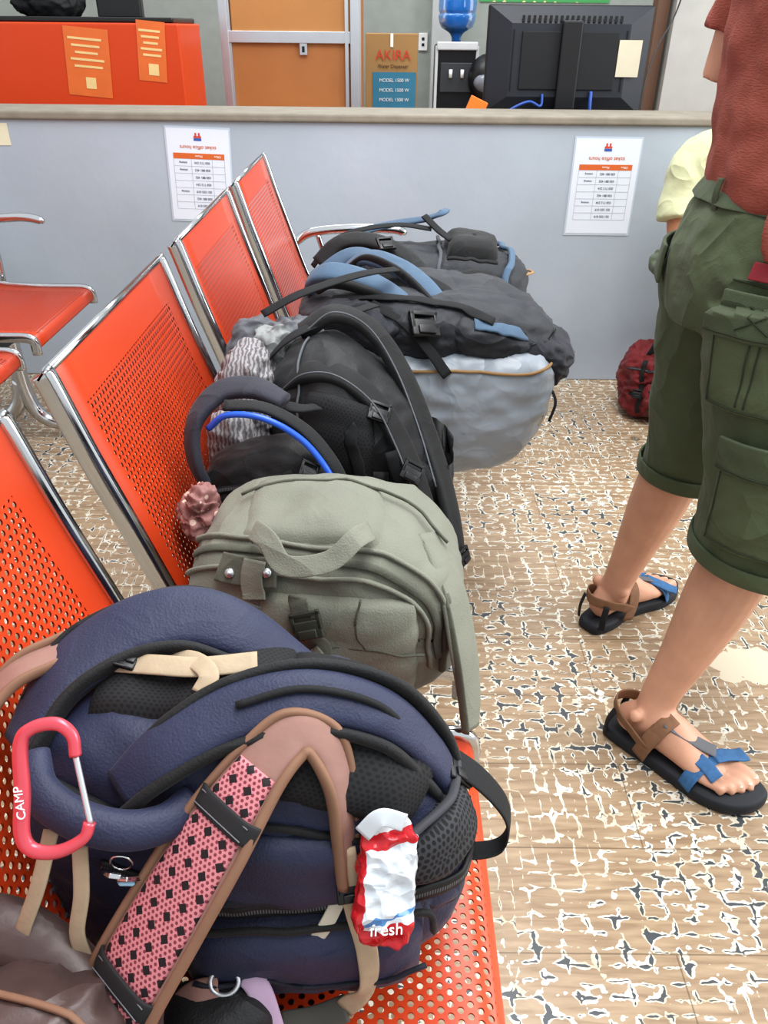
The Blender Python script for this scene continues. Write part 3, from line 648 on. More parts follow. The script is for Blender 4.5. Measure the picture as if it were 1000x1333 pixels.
buckle('belt_buckle',(.075,1.452,.705),(40,10,20),g,1.7); buckle('belt_buckle_2',(.375,1.555,.62),(40,20,80),g,1.4)
# ------------------------------------------------------------ far pack
g=group('charcoal_backpack')
fb=Bag((.09,2.17,.56),(.285,.17,.125),n=3.6,fn=lambda p:(setattr(p,'z',p.z+.10*p.x) or p),wr=.010,sc=7,seed=61,N=34)
mk('body',fb.geo,F_char,g)
mk('back_pad_1',fb.pad([(.25,-.75,1.1),(.78,-.75,1.1),(.78,.6,1.1),(.25,.6,1.1)],.008,.035),F_blkpad,g)
mk('back_pad_2',fb.pad([(.22,-1,-.3),(.75,-1,-.3),(.78,-1,.95),(.22,-1,.95)],.008,.03),F_blkpad,g)
mk('back_pad_3',fb.pad([(-.5,-1,.2),(.15,-1,.1),(.15,-1,.9),(-.5,-1,.9)],.008,.02),F_ds,g)
F_lg=fabric('grey_panel','#4a4d53',.7)
straps(g,[
 ('pad_edge_blue',F_blue,fb.rib([(.85,-1,-.1),(.87,-1,.8),(.85,-.2,1),(.85,.6,1)],.018,.012,.012)),
 ('pad_edge_grey',F_lg,fb.rib([(.15,-1,-.2),(.16,-1,.8),(.18,-.4,1),(.18,.5,1)],.010,.008,.010)),
 ('pad_divider',M_web,fb.rib([(.26,-.9,1),(.5,-.92,1),(.76,-.9,1)],.010,.006,.030)),
 ('haul_loop',F_blue,sweep([(-.15,2.20,.67),(-.11,2.22,.705),(-.03,2.26,.72),(.04,2.28,.73),(.11,2.26,.745),(.15,2.24,.765),(.165,2.30,.76)],[.03,.035,.03,.03,.03,.025,.02],.010,up=(0,-.3,.9),p=3)),
 ('strap_blue',F_blue,sweep([(-.16,2.02,.66),(-.09,2.03,.70),(-.03,1.98,.70),(.03,1.90,.67)],[.05,.055,.05,.04],.02,up=(0,-.4,.9),p=3)),
 ('strap_pad_black',F_blkpad,sweep([(-.18,2.10,.66),(-.12,2.12,.71),(-.04,2.10,.72),(.04,2.04,.70),(.10,1.98,.66)],[.05,.055,.055,.05,.04],.022,up=(0,-.4,.9),p=3)),
 ('webbing_1',M_web,sweep([(-.20,2.15,.64),(-.15,2.16,.70),(-.08,2.17,.73),(.03,2.20,.74),(.12,2.2,.73)],.02,.005,up=(0,-.3,.9),p=4)),
 ('webbing_2',M_web,sweep([(.10,2.22,.76),(.14,2.18,.73),(.17,2.12,.72)],.02,.006,up=(0,-.4,.8),p=4)),
 ('webbing_3',M_web,sweep([(-.05,2.02,.70),(.02,1.98,.68),(.08,1.96,.63),(.10,1.95,.58)],.022,.005,up=(0,-.8,.5),p=4)),
 ('tan_loop',simple('tan_cord2','#97764f',.7),sweep([(.335,2.11,.62),(.365,2.10,.635),(.392,2.13,.635),(.385,2.17,.63),(.345,2.18,.62)],.008,.006,up=(0,0,1))),
])
buckle('compression_buckle',(.09,1.975,.65),(60,0,0),g,1.6); buckle('haul_buckle',(.0,2.03,.725),(30,0,20),g,1.3)
# ------------------------------------------------------------ red backpack
g=group('red_backpack')
r_=Bag((.955,2.64,.135),(.105,.105,.132),n=2.8,wr=.016,sc=14,seed=71,fn=lambda p:(setattr(p,'x',p.x*(1-.15*p.z)) or p))
mk('body',r_.geo,F_red,g)
straps(g,[('zip_1',M_zip,r_.rib([(-1,-.4,.4),(-.5,-1,.5),(.3,-1,.45),(1,-.8,.3)],.010,.004,.002)),
 ('zip_2',F_blkpad,r_.rib([(-1,-.6,-.3),(-.4,-1,-.25),(.4,-1,-.3)],.010,.005,.002)),
 ('strap_1',M_web,r_.rib([(-.8,-1,.9),(-.75,-1,.2),(-.7,-1,-.8)],.016,.004,.006)),
 ('strap_2',F_blkpad,sweep([(.91,2.58,.24),(.93,2.56,.31),(.955,2.57,.36),(.98,2.60,.31),(.985,2.62,.24)],.03,.012,up=(0,-1,.2))),
 ('pocket',F_red,r_.pad([(-.6,-1,-.8),(.6,-1,-.8),(.6,-1,.1),(-.6,-1,.1)],.01,.02))])
buckle('red_buckle',(.875,2.54,.11),(80,0,-20),g,1.0)

# ------------------------------------------------------------ people
M_skin=simple('skin','#c4957c',.5,0,.2,22,.3,120,.001,Subsurface_Weight=.06)
M_skin2=simple('skin_tan','#b07c5c',.5,0,.10,14)
M_shorts=fabric('olive_green_ripstop','#4c563d',.8,.14,.8,6,.5,.3); M_shortsd=fabric('olive_green_dark','#444e38',.8,.1,.3); M_stitch=simple('dark_stitch','#2e3526',.9)
def knit():
    m,nt,b=newmat('terracotta_textured_cotton'); tc=nd(nt,'ShaderNodeTexCoord'); M=mather(nt)
    n=nd(nt,'ShaderNodeTexNoise'); n.inputs['Scale'].default_value=5; n.inputs['Detail'].default_value=5; nt.links.new(tc.outputs['Object'],n.inputs['Vector'])
    mp=nd(nt,'ShaderNodeMapping'); mp.inputs['Scale'].default_value=(1,1,4); nt.links.new(tc.outputs['Object'],mp.inputs[0])
    k=nd(nt,'ShaderNodeTexNoise'); k.inputs['Scale'].default_value=130; k.inputs['Detail'].default_value=1; nt.links.new(mp.outputs[0],k.inputs['Vector'])
    f=M('MULTIPLY_ADD',k.outputs['Fac'],.8,M('MULTIPLY_ADD',n.outputs['Fac'],.6,-.2))
    mx=nd(nt,'ShaderNodeMix',data_type='RGBA'); mx.inputs['A'].default_value=srgb('#9a5648'); mx.inputs['B'].default_value=srgb('#84453a')
    nt.links.new(f,mx.inputs['Factor']); nt.links.new(mx.outputs['Result'],b.inputs['Base Color']); b.inputs['Roughness'].default_value=.95
    bp=nd(nt,'ShaderNodeBump'); bp.inputs['Distance'].default_value=.002; bp.inputs['Strength'].default_value=.5; nt.links.new(k.outputs['Fac'],bp.inputs['Height']); nt.links.new(bp.outputs['Normal'],b.inputs['Normal'])
    return m
M_shirt=knit()
tex=bpy.data.textures.new('fold_noise','CLOUDS'); tex.noise_scale=.09; tex.noise_depth=2
def remesh(name,geos,vox,mat,parent,sm=4,disp=0):
    o=mk(name,joing([g[:2] for g in geos]),mat,parent)
    r=o.modifiers.new('r','REMESH'); r.mode='VOXEL'; r.voxel_size=vox; r.use_smooth_shade=True
    if disp:
        d=o.modifiers.new('d','DISPLACE'); d.texture=tex; d.strength=disp; d.mid_level=.5; d.texture_coords='GLOBAL'
    s=o.modifiers.new('s','SMOOTH'); s.iterations=sm; s.factor=.5
    return o
def limb(pts,r,up=(1,0,0)):
    return sweep(pts,[2*x for x in r],[2*x for x in r],up=up,n=18,sub=6)
def fr(origin,d,side):
    d=V(d).normalized(); n=V((-d.y,d.x,0))*side
    return lambda s,l,z:tuple(V(origin)+d*s+n*l+V((0,0,z)))
def foot(F,z0=.022):
    G=[sweep([F(.012,0,z0+.028),F(.03,0,z0+.035),F(.07,0,z0+.05),F(.11,.0,z0+.045),F(.155,.002,z0+.03),F(.19,.002,z0+.02),F(.212,.002,z0+.014)],
             [.04,.058,.066,.074,.088,.094,.085],[.045,.062,.09,.085,.056,.036,.024],up=(0,0,1),n=20)]
    for l,e,r in ((.033,.268,.0125),(.013,.268,.0088),(-.004,.258,.0083),(-.020,.247,.0078),(-.035,.232,.0075)):
        G.append(sweep([F(.185,l,z0+.016),F(.215,l,z0+.018),F((.215+e)/2+.004,l,z0+.020),F(e-.006,l,z0+.012),F(e,l,z0+.008)],[r*2,r*2,r*2,r*1.9,r*1.1],[r*2,r*2,r*1.9,r*1.7,r],up=(0,0,1),n=12,sub=4))
    return G
def sandal(g,F,tag):
    out=[(-.012,0),(-.006,.028),(.04,.038),(.10,.034),(.15,.042),(.20,.056),(.25,.056),(.285,.036),(.292,.015),(.28,-.02),(.25,-.046),(.20,-.056),(.15,-.05),(.10,-.042),(.04,-.036),(-.006,-.026)]
    R=crom([(a,b) for a,b in out],4,True); vs=[];n=len(R)
    for z,k in ((0.001,.97),(.004,1),(.016,1),(.022,.99),(.025,.95)):
        for a,b in R:
            lift=.006*max(0,(a-.2)/.09)**2
            vs.append(F((a-.14)*k+.14,b*k,z+lift))
    fs=[]
    for j in range(4):
        for i in range(n): fs.append((j*n+i,j*n+(i+1)%n,(j+1)*n+(i+1)%n,(j+1)*n+i))
    fs.append(tuple(range(n-1,-1,-1))); fs.append(tuple(4*n+i for i in range(n)))
    mk('sole_'+tag,(vs,fs),M_rubber,g)
    def rb(nm,m,pts,w,c=(.09,0,.03),t=.004):
        P=[F(*p) for p in pts]; C=V(F(*c)); U=[tuple((V(p)-C).normalized()) for p in P]
        mk(nm+'_'+tag,sweep(P,w,t,up=U,p=4,sub=5),m,g)
    br=simple('brown_strap_'+tag,'#7c5b43',.8,0,.25,80); gy=simple('grey_strap_'+tag,'#606165',.8); bl=simple('blue_strap_'+tag,'#38628c',.8,0,.35,120)
    rb('heel_strap',br,[(.085,-.046,.045),(.05,-.044,.068),(.015,-.032,.082),(-.005,0,.086),(.015,.032,.082),(.05,.044,.068),(.085,.046,.045)],.024,(.06,0,.08))
    rb('ankle_strap',br,[(.075,-.046,.02),(.085,-.046,.06),(.098,-.030,.094),(.108,0,.107),(.100,.032,.092),(.088,.046,.06),(.078,.046,.02)],.030)
    rb('ankle_strap_flap',br,[(.088,-.044,.062),(.100,-.030,.099),(.110,-.004,.112)],.028)
    rb('heel_riser',M_web,[(.0,-.034,.02),(.0,-.034,.05),(.008,-.032,.08)],.014,(.04,0,.05))
    rb('heel_riser_in',M_web,[(.0,.034,.02),(.0,.034,.05),(.008,.032,.08)],.014,(.04,0,.05))
    rb('link_strap',gy,[(.10,-.018,.106),(.135,-.008,.092),(.165,.004,.078),(.19,.015,.069)],.026,(.12,0,0))
    rb('toe_strap',bl,[(.170,-.055,.02),(.175,-.048,.044),(.183,-.02,.059),(.196,.015,.064),(.210,.043,.050),(.215,.057,.022)],.028,(.19,0,0))
    rb('toe_strap_flap',bl,[(.190,.002,.066),(.205,.030,.060),(.220,.052,.052),(.228,.066,.050)],.030,(.19,0,0),.005)
    rb('toe_strap_tail',bl,[(.172,-.02,.066),(.190,-.022,.062),(.215,-.028,.052)],.026,(.19,0,0))
def hand(w,d,pn):
    w=V(w); d=V(d).normalized(); n=V(pn); n=(n-d*n.dot(d)).normalized(); s=d.cross(n)
    G=[sweep([tuple(w),tuple(w+d*.03),tuple(w+d*.07),tuple(w+d*.095)],[.05,.07,.082,.08],[.035,.03,.028,.022],up=tuple(n),n=16,p=2.5)]
    for i,(l,ln) in enumerate(((-.03,.066),(-.01,.076),(.011,.071),(.031,.055))):
        a=w+d*.085+s*l
        G.append(sweep([tuple(a),tuple(a+d*ln*.45-n*.004),tuple(a+d*ln*.8-n*.016),tuple(a+d*ln-n*.03)],[.018,.017,.016,.012],[.018,.017,.015,.011],up=tuple(n),n=10,sub=4))
    a=w+d*.025-s*.03
    G.append(sweep([tuple(a),tuple(a-s*.02+d*.025-n*.005),tuple(a-s*.032+d*.05-n*.012),tuple(a-s*.034+d*.07-n*.018)],[.026,.022,.019,.013],[.024,.02,.017,.012],up=tuple(n),n=10,sub=4))
    return G
def head(c,yaw,nod,hair,g,tag=''):
    M=Matrix.Rotation(yaw,3,'Z')@Matrix.Rotation(nod,3,'Y'); c=V(c)
    def E(p,r): 
        e=ell((0,0,0),r); return ([c+M@(v+V(p)) for v in e[0]],e[1])
    nk=limb([(-.02,0,-.05),(-.03,0,-.12),(-.04,0,-.17)],[.055,.055,.06])
    G=[E((0,0,.03),(.095,.075,.09)),E((.025,0,-.045),(.065,.055,.065)),E((.055,0,-.09),(.03,.028,.025)),E((.102,0,-.012),(.016,.012,.018)),E((.085,0,.02),(.02,.04,.012)),
       E((.092,0,-.055),(.012,.024,.006)),E((.092,0,-.068),(.011,.02,.006)),E((-.005,.078,-.005),(.018,.008,.03)),E((-.005,-.078,-.005),(.018,.008,.03)),
       ([c+M@V(v) for v in nk[0]],nk[1])]
    for s in (-1,1):
        mk('eye'+tag+str(s),E((.083,s*.03,.0),(.012,.013,.010)),M_white,g); mk('iris'+tag+str(s),E((.0925,s*.03,.0),(.004,.006,.006)),M_black,g)
        mk('brow'+tag+str(s),E((.096,s*.031,.024),(.005,.018,.004)),hair,g)
    h=soft((0,0,0),(.105,.087,.085),n=2.3,wr=.006,sc=40,N=20)
    mk('hair'+tag,([c+M@(V((v.x-.018,v.y,max(v.z,-.05)))+V((0,0,.055))) for v in h[0]],h[1]),hair,g)
    return G
g=group('standing_man')
Fr=fr((.4617,1.11,0),(.737,-.676,0),1); Fl=fr((.481,1.417,0),(.80,.60,0),-1)
G=[limb([(.60,1.15,.90),(.615,1.13,.72),(.622,1.105,.52),(.608,1.095,.44),(.585,1.09,.345),(.552,1.084,.22),(.524,1.077,.13),(.515,1.068,.08),(.515,1.065,.05)],[.09,.083,.062,.060,.059,.044,.035,.036,.034]),
   limb([(.60,1.34,.90),(.61,1.37,.72),(.61,1.405,.52),(.595,1.415,.44),(.580,1.425,.345),(.557,1.438,.22),(.541,1.447,.13),(.535,1.453,.08),(.535,1.455,.05)],[.09,.083,.062,.060,.059,.044,.035,.036,.034])]
G+=foot(Fr)+foot(Fl)
for F in (Fr,Fl):
    G.append(ell(F(.055,.034,.105),(.014,.014,.014))); G.append(ell(F(.05,-.034,.098),(.013,.013,.013)))
G.append(sweep([(.60,1.24,.84),(.60,1.24,.95),(.605,1.24,1.08),(.605,1.24,1.25),(.595,1.24,1.38),(.59,1.24,1.45),(.59,1.24,1.49)],[.34,.33,.29,.34,.36,.30,.14],[.22,.20,.18,.20,.21,.16,.12],up=(1,0,0),n=24))
for s,el,wr_ in ((-1,(.60,.985,1.14),(.83,1.07,1.16)),(1,(.552,1.475,1.12),(.76,1.40,1.09))):
    G.append(limb([(.595,1.24+s*.15,1.42),(.59,1.24+s*.19,1.39),tuple((V((.59,1.24+s*.19,1.39))+V(el))/2),el],[.05,.055,.047,.036]))
    G.append(limb([el,tuple((V(el)*.65+V(wr_)*.35)),wr_],[.036,.038,.026],up=(0,0,1)))
    G+=hand(wr_,V(wr_)-V(el),(0,0,1))
G+=head((.625,1.24,1.645),0,.2,simple('brown_hair','#4a3524',.8),g)
remesh('body',G,.0042,M_skin,g,3)
for F,t in ((Fr,'r'),(Fl,'l')):
    mk('toenails_'+t,joing([ell(F(e-.009,l,.022+.0155+r*.55),(r*.62,r*.62,.002)) for l,e,r in ((.033,.268,.0125),(.013,.268,.0088),(-.004,.258,.0083),(-.020,.247,.0078),(-.035,.232,.0075))]),simple('nail_'+t,'#dcb8a8',.3),g)
SG=[sweep([(.605,1.245,.80),(.605,1.245,.86),(.61,1.245,.92),(.622,1.245,.98),(.625,1.245,1.012)],[.37,.40,.385,.345,.33],[.30,.320,.30,.255,.245],up=(1,0,0),n=28),
    sweep([(.605,1.14,.86),(.615,1.125,.74),(.63,1.11,.62),(.64,1.098,.52),(.643,1.092,.462),(.643,1.092,.452)],[.22,.225,.225,.23,.236,.230],[.28,.25,.235,.235,.236,.230],up=(1,0,0),n=28),
    sweep([(.60,1.35,.86),(.605,1.365,.74),(.615,1.39,.60),(.62,1.41,.49),(.62,1.42,.436),(.62,1.42,.426)],[.22,.215,.205,.20,.198,.192],[.28,.235,.205,.185,.178,.172],up=(1,0,0),n=28)]
remesh('cargo_shorts',SG,.005,M_shorts,g,3,.016)
SJ=joing([q[:2] for q in SG]); sb=BVHTree.FromPolygons([tuple(v) for v in SJ[0]],SJ[1])
def sp_(ax,a,z,off):
    a=math.radians(a); d=V((math.cos(a),math.sin(a),0)); o=V((ax[0],ax[1],z))
    L,N,_,_=sb.ray_cast(o+d*.5,-d)
    if L is None: L=o+d*.1
    return L+d*off,d
def cpatch(name,ax,z0,z1,a0,a1,off,mat,th=.006,nu=14,nv=14):
    vs=[];fs=[]
    for j in range(nv+1):
        for i in range(nu+1):
            L,d=sp_(ax,a0+(a1-a0)*i/nu,z0+(z1-z0)*j/nv,off); vs.append(L+d*(.004*noise.noise(L*25)))
    for j in range(nv):
        for i in range(nu):
            a=j*(nu+1)+i; fs.append((a,a+1,a+nu+2,a+nu+1))
    o=mk(name,(vs,fs),mat,g); m=o.modifiers.new('s','SOLIDIFY'); m.thickness=th; m.offset=0
    b=o.modifiers.new('b','BEVEL'); b.width=.002; b.segments=2
def cline(name,ax,pts,off,w=.0025,mat=None):
    R=crom([tuple(p) for p in pts],4) if len(pts)>2 else [(pts[0][0]+(pts[1][0]-pts[0][0])*i/10,pts[0][1]+(pts[1][1]-pts[0][1])*i/10) for i in range(11)]
    P=[];U=[]
    for a,z in R:
        L,d=sp_(ax,a,z,off); P.append(tuple(L+d*(.004*noise.noise((L)*25)))); U.append(tuple(d))
    mk(name,sweep(P,w,.002,up=U,n=6,sub=2),mat or M_stitch,g)
A=(.62,1.12)
cpatch('cargo_pocket_upper',A,.72,.86,192,252,.012,M_shorts,.014)
cpatch('cargo_flap_upper',A,.825,.885,188,256,.022,M_shortsd,.007)
cpatch('cargo_pocket_lower',A,.50,.66,212,275,.012,M_shorts,.016)
cpatch('cargo_flap_lower',A,.625,.68,209,278,.022,M_shortsd,.007)
cpatch('red_label',A,.900,.924,194,208,.014,simple('red_label','#8c2b35',.7),.003)
cpatch('back_pocket_far',(.60,1.36),.84,.90,150,205,.010,M_shortsd,.006)
cline('pocket_seam_1',A,[(194,.724),(194,.825)],.0205); cline('pocket_seam_2',A,[(193,.724),(251,.724)],.0205)
cline('flap_seam',A,[(189,.831),(255,.831)],.0265); cline('pocket_pleat_1',A,[(214,.73),(214,.822)],.0205); cline('pocket_pleat_2',A,[(219,.73),(219,.822)],.0205)
cline('flap_cross_1',A,[(205,.84),(222,.870)],.0265); cline('flap_cross_2',A,[(205,.870),(222,.84)],.0265)
cline('lower_seam_1',A,[(214,.505),(214,.625)],.0215); cline('lower_seam_2',A,[(213,.505),(274,.505)],.0215); cline('lower_flap_seam',A,[(210,.631),(277,.631)],.0265)
cline('back_yoke_seam',A,[(185,.895),(225,.890)],.007)
cpatch('waistband',(.625,1.245),.975,1.01,130,330,.006,M_shortsd,.006,nu=40)
for nm,c,rx,ry,z in (('hem_band_near',(.643,1.092),.123,.123,.456),('hem_band_far',(.62,1.42),.094,.104,.430)):
    P=[(c[0]+rx*math.cos(a),c[1]+ry*math.sin(a),z) for a in [i*math.pi/12 for i in range(24)]]
    U=[(math.cos(a),math.sin(a),0) for a in [i*math.pi/12 for i in range(24)]]
    mk(nm,sweep(P,.030,.006,up=U,cyc=True,sub=3,p=4),M_shorts,g)
P=[(.623+.128*math.cos(a),1.245+.171*math.sin(a),.99) for a in [i*math.pi/12 for i in range(24)]]
mk('navy_belt',sweep(P,.030,.006,up=[(math.cos(a),math.sin(a),0) for a in [i*math.pi/12 for i in range(24)]],cyc=True,sub=3,p=4),simple('navy_belt','#1c2440',.7),g)
for i,a in enumerate((195,235,270)):
    p,d=sp_((.625,1.245),a,.99,.014); mk('belt_loop_%d'%i,sweep([tuple(p+V((0,0,-.026))),tuple(p+d*.004),tuple(p+V((0,0,.022)))],.012,.004,up=tuple(d),p=4),M_shortsd,g)
TG=[sweep([(.625,1.24,.985),(.622,1.24,1.02),(.617,1.24,1.10),(.61,1.24,1.25),(.595,1.24,1.38),(.59,1.24,1.45),(.59,1.24,1.475)],[.39,.40,.38,.40,.41,.33,.18],[.275,.285,.285,.28,.265,.20,.15],up=(1,0,0),n=28)]
TG.append(sweep([(.60,1.075,1.0),(.60,1.07,.97),(.605,1.065,.945)],[.20,.22,.20],[.04,.04,.03],up=(0,-1,0),n=16))
for s,el in ((-1,(.60,.985,1.14)),(1,(.552,1.475,1.12))):
    a=V((.59,1.24+s*.19,1.39)); TG.append(limb([(.595,1.24+s*.13,1.41),tuple(a),tuple(a.lerp(V(el),.5)),tuple(a.lerp(V(el),.75))],[.075,.078,.062,.060]))
remesh('shirt',TG,.006,M_shirt,g,3,.026)
sandal(g,Fr,'right'); sandal(g,Fl,'left')
g=group('seated_person')
cx,cy=1.15,2.68
G=[sweep([(cx,cy,.40),(cx,cy,.55),(cx,cy-.02,.72),(cx,cy-.04,.86),(cx,cy-.05,.93)],[.34,.30,.34,.34,.14],[.22,.19,.21,.19,.12],up=(0,1,0),n=20)]
for s in (-1,1):
    G.append(limb([(cx+s*.09,cy,.42),(cx+s*.10,cy-.22,.44),(cx+s*.10,cy-.40,.44),(cx+s*.09,cy-.40,.25),(cx+s*.09,cy-.38,.08)],[.085,.075,.06,.052,.038]))
    G.append(limb([(cx+s*.13,cy-.03,.88),(cx+s*.19,cy-.03,.84),(cx+s*.215,cy-.06,.70),(cx+s*.21,cy-.10,.60)],[.05,.055,.045,.038]))
    G.append(limb([(cx+s*.21,cy-.10,.60),(cx+s*.17,cy-.2,.57),(cx+s*.10,cy-.31,.555)],[.038,.038,.026],up=(0,0,1)))
    G+=hand((cx+s*.10,cy-.31,.555),(-s*.3,-.9,-.2),(0,0,1))
    G+=foot(fr((cx+s*.09,cy-.33,0),(0,-1,0),-s),.0)
G+=head((cx,cy-.07,1.09),-math.pi/2,.25,simple('black_hair','#1b1714',.8),g)
remesh('body',G,.0055,M_skin2,g,3)
TG=[sweep([(cx,cy,.42),(cx,cy,.55),(cx,cy-.02,.72),(cx,cy-.04,.85),(cx,cy-.05,.915)],[.38,.35,.39,.39,.17],[.26,.24,.25,.22,.14],up=(0,1,0),n=22)]
for s in (-1,1): TG.append(limb([(cx+s*.10,cy-.03,.88),(cx+s*.19,cy-.03,.85),(cx+s*.222,cy-.05,.74),(cx+s*.225,cy-.07,.68)],[.065,.07,.066,.068]))
remesh('tshirt',TG,.008,fabric('pale_yellow_cotton','#bcbf9b',.85,.06,.5,7),g,4,.02)
TG=[]
for s in (-1,1): TG.append(limb([(cx+s*.08,cy+.02,.43),(cx+s*.10,cy-.22,.445),(cx+s*.10,cy-.40,.44),(cx+s*.09,cy-.41,.25),(cx+s*.09,cy-.385,.1)],[.10,.09,.075,.068,.058]))
remesh('trousers',TG,.008,fabric('dark_trousers','#2e3138',.85),g,3,.01)
g=group('stool')
mk('seat',boxg((cx+.06,cy+.06,.315),(.26,.26,.03),bev=.01),simple('stool_wood','#8a6a48',.6),g)
for i,(a,b) in enumerate(((-1,-1),(1,-1),(-1,1),(1,1))): mk('leg_%d'%i,boxg((cx+.06+a*.11,cy+.06+b*.10,.15),(.03,.03,.30),bev=.004),simple('stool_leg%d'%i,'#7a5c3e',.6),g)

# ------------------------------------------------------------ posters
M_paper=simple('paper','#d6dce6',.35,0,.02); M_org=simple('orange_print','#c9652c',.6,0,.03); M_ink=simple('grey_ink','#4e5368',.7); M_line=simple('table_line','#a8acb8',.7)
M_lam=simple('laminate','#b9c4d1',.15,0,.02)
M_lr=simple('logo_red','#c84a3a',.6); M_lb=simple('logo_blue','#3a5aa8',.6)
def poster(x,z,w,h,tilt):
    g=group('laminated_notice'); y=2.9485
    mk('laminate_sheet',boxg((0,0,0),(w,.001,h)),M_lam,g,False)
    mk('paper_sheet',boxg((0,-.001,0),(w-.012,.001,h-.014)),M_paper,g,False)
    hy=h*.20
    mk('header_band',boxg((0,-.0018,hy),(w*.78,.0006,.018)),M_org,g,False)
    L=[boxg((0,-.0018,hy-.009-i*.0235),(w*.78,.0004,.0012)) for i in range(8)]
    zb=hy-.009-7*.0235; zt=hy+.009
    for u in (-.39,-.12,.20,.39): L.append(boxg((u*w,-.0018,(zt+zb)/2),(.0012,.0004,zt-zb)))
    mk('table_grid',joing(L),M_line,g,False)
    rot=(math.pi/2,math.pi,0)
    for i in range(7):
        text('row_text_%d'%i,random.choice(['020 712 234','021 555 019','030 881 452']),(.01,-.0022,hy-.021-i*.0235),.0105,M_ink,g,rot)
        if i in(0,1,4): text('place_text_%d'%i,'ticketing',(-.055,-.0022,hy-.021-i*.0235),.008,M_ink,g,rot)
    text('title_text','ticket office hours',(0,-.0022,hy+.028),.017,M_org,g,rot)
    text('header_text_1','Office',(.065,-.0024,hy),.010,M_white,g,rot); text('header_text_2','Phone',(0,-.0024,hy),.010,M_white,g,rot)
    mk('logo',joing([boxg((0,-.002,h*.395),(.026,.0006,.006)),boxg((-.006,-.002,h*.42),(.006,.0006,.010)),boxg((.006,-.002,h*.42),(.006,.0006,.010))]),M_lr,g,False)
    mk('logo_base',boxg((0,-.002,h*.37),(.026,.0006,.008)),M_lb,g,False)
    g.location=(x,y,z); g.rotation_euler=(0,tilt,0)
    return g
poster(-.655,.745,.225,.31,.03); poster(.757,.72,.235,.325,0)
g=group('paper_scrap_on_wall'); mk('sheet',boxg((-1.36,2.9485,.87),(.13,.001,.07)),simple('yellowed_paper','#d8d2b8',.6),g,False)
# ------------------------------------------------------------ back area
M_orl=simple('orange_laminate','#cf4510',.4,0,.06,3)
g=group('ticket_counter')
mk('front',boxg((-1.93,4.75,.60),(1.80,.5,1.20),(0,0,.0),.01),M_orl,g,False)
mk('top',boxg((-1.95,4.78,1.212),(1.78,.50,.025),(0,0,0),.008),simple('black_laminate','#1c1a1a',.3),g,False)
mk('bag_on_top',soft((-1.75,4.80,1.34),(.18,.14,.12),n=3,wr=.02,sc=8),F_blk,g)
mk('printer_on_top',joing([boxg((-2.35,4.8,1.30),(.5,.3,.16),bev=.01),boxg((-2.35,4.7,1.39),(.4,.2,.04),bev=.01)]),M_black,g,False)
mk('terminal_on_top',boxg((-1.40,4.85,1.28),(.22,.2,.12),(0,0,.2),.01),M_black,g,False)
for i,(x,z,w_,h_) in enumerate(((-1.50,1.03,.22,.30),(-1.175,1.08,.14,.26))):
    gg=group('counter_flyer'); mk('sheet',boxg((x,4.497,z),(w_,.002,h_),(0,.08,0)),simple('flyer_orange%d'%i,'#dd7034',.4),gg,False)
    mk('print_lines',joing([boxg((x,4.4945,z+h_*(.34-.1*k)),(w_*(.75-.12*(k%3)),.002,.010),(0,.08,0)) for k in range(5)]+[boxg((x,4.4945,z-h_*.3),(.05,.002,.05),(0,.08,0))]),simple('flyer_ink%d'%i,'#e9c98e',.6),gg,False)
g=group('wooden_cabinet')
mk('panel',boxg((-.56,5.55,.75),(.80,.4,1.5),bev=.004),simple('plywood_orange','#b87c48',.5,0,.15,5),g,False)
for x in (-.955,-.20): mk('post_%.2f'%x,joing([boxg((x,5.33,.85),(.05,.05,1.7),bev=.004),boxg((x+.03,5.34,.85),(.012,.03,1.7))]),M_alu,g,False)
mk('post_inner',boxg((-.245,5.32,.85),(.02,.04,1.7)),M_alu,g,False)
mk('rail',boxg((-.585,5.33,1.14),(.72,.04,.06),bev=.003),M_alu,g,False)
mk('latch',boxg((-.50,5.33,1.10),(.045,.03,.10),bev=.003),M_alu,g,False); mk('keyhole',boxg((-.50,5.312,1.08),(.015,.004,.03)),M_black,g,False)
mk('upper_board',boxg((-.56,5.34,1.42),(.70,.02,.50)),simple('plywood_light','#c08850',.5,0,.1,5),g,False)
g=group('cardboard_box')
mk('carton',boxg((.02,6.4,.58),(.36,.35,1.16),bev=.006),simple('cardboard','#a38155',.8,0,.1,8),g,False)
mk('blue_panel',boxg((.04,6.222,.50),(.30,.004,.86)),simple('box_blue_print','#3a7d9a',.6),g,False)
mk('carton_tape',boxg((.02,6.222,1.12),(.02,.004,.08)),M_white,g,False)
text('print_brand','AKIRA',(.03,6.219,1.03),.085,simple('print_red','#c8442c',.6),g,(math.pi/2,0,0)); text('print_sub','Water Dispenser',(.03,6.219,.965),.03,M_black,g,(math.pi/2,0,0))
for k in range(5): text('print_l%d'%k,'MODEL 1500 W',(.04,6.218,.88-.06*k),.03,M_white,g,(math.pi/2,0,0))
g=group('water_dispenser')
mk('cabinet',boxg((.47,6.4,.55),(.29,.30,1.10),bev=.02),simple('dispenser_black','#1f2024',.3),g,False)
mk('side_trim',joing([boxg((.33,6.25,.55),(.02,.02,1.08),bev=.004),boxg((.61,6.25,.55),(.02,.02,1.08),bev=.004),boxg((.47,6.24,1.09),(.28,.03,.05),bev=.008)]),simple('dispenser_white','#c8cbce',.4),g,False)
mk('tap_recess',boxg((.47,6.245,.90),(.22,.01,.18),bev=.004),simple('recess_grey','#3c3f44',.4),g,False)
mk('taps',joing([cyl((.43,6.22,.95),(.43,6.22,.90),.012),cyl((.51,6.22,.95),(.51,6.22,.90),.012)]),M_white,g)
bm_=simple('blue_bottle','#2f7fd0',.1,0,.1,6,Transmission_Weight=.4)
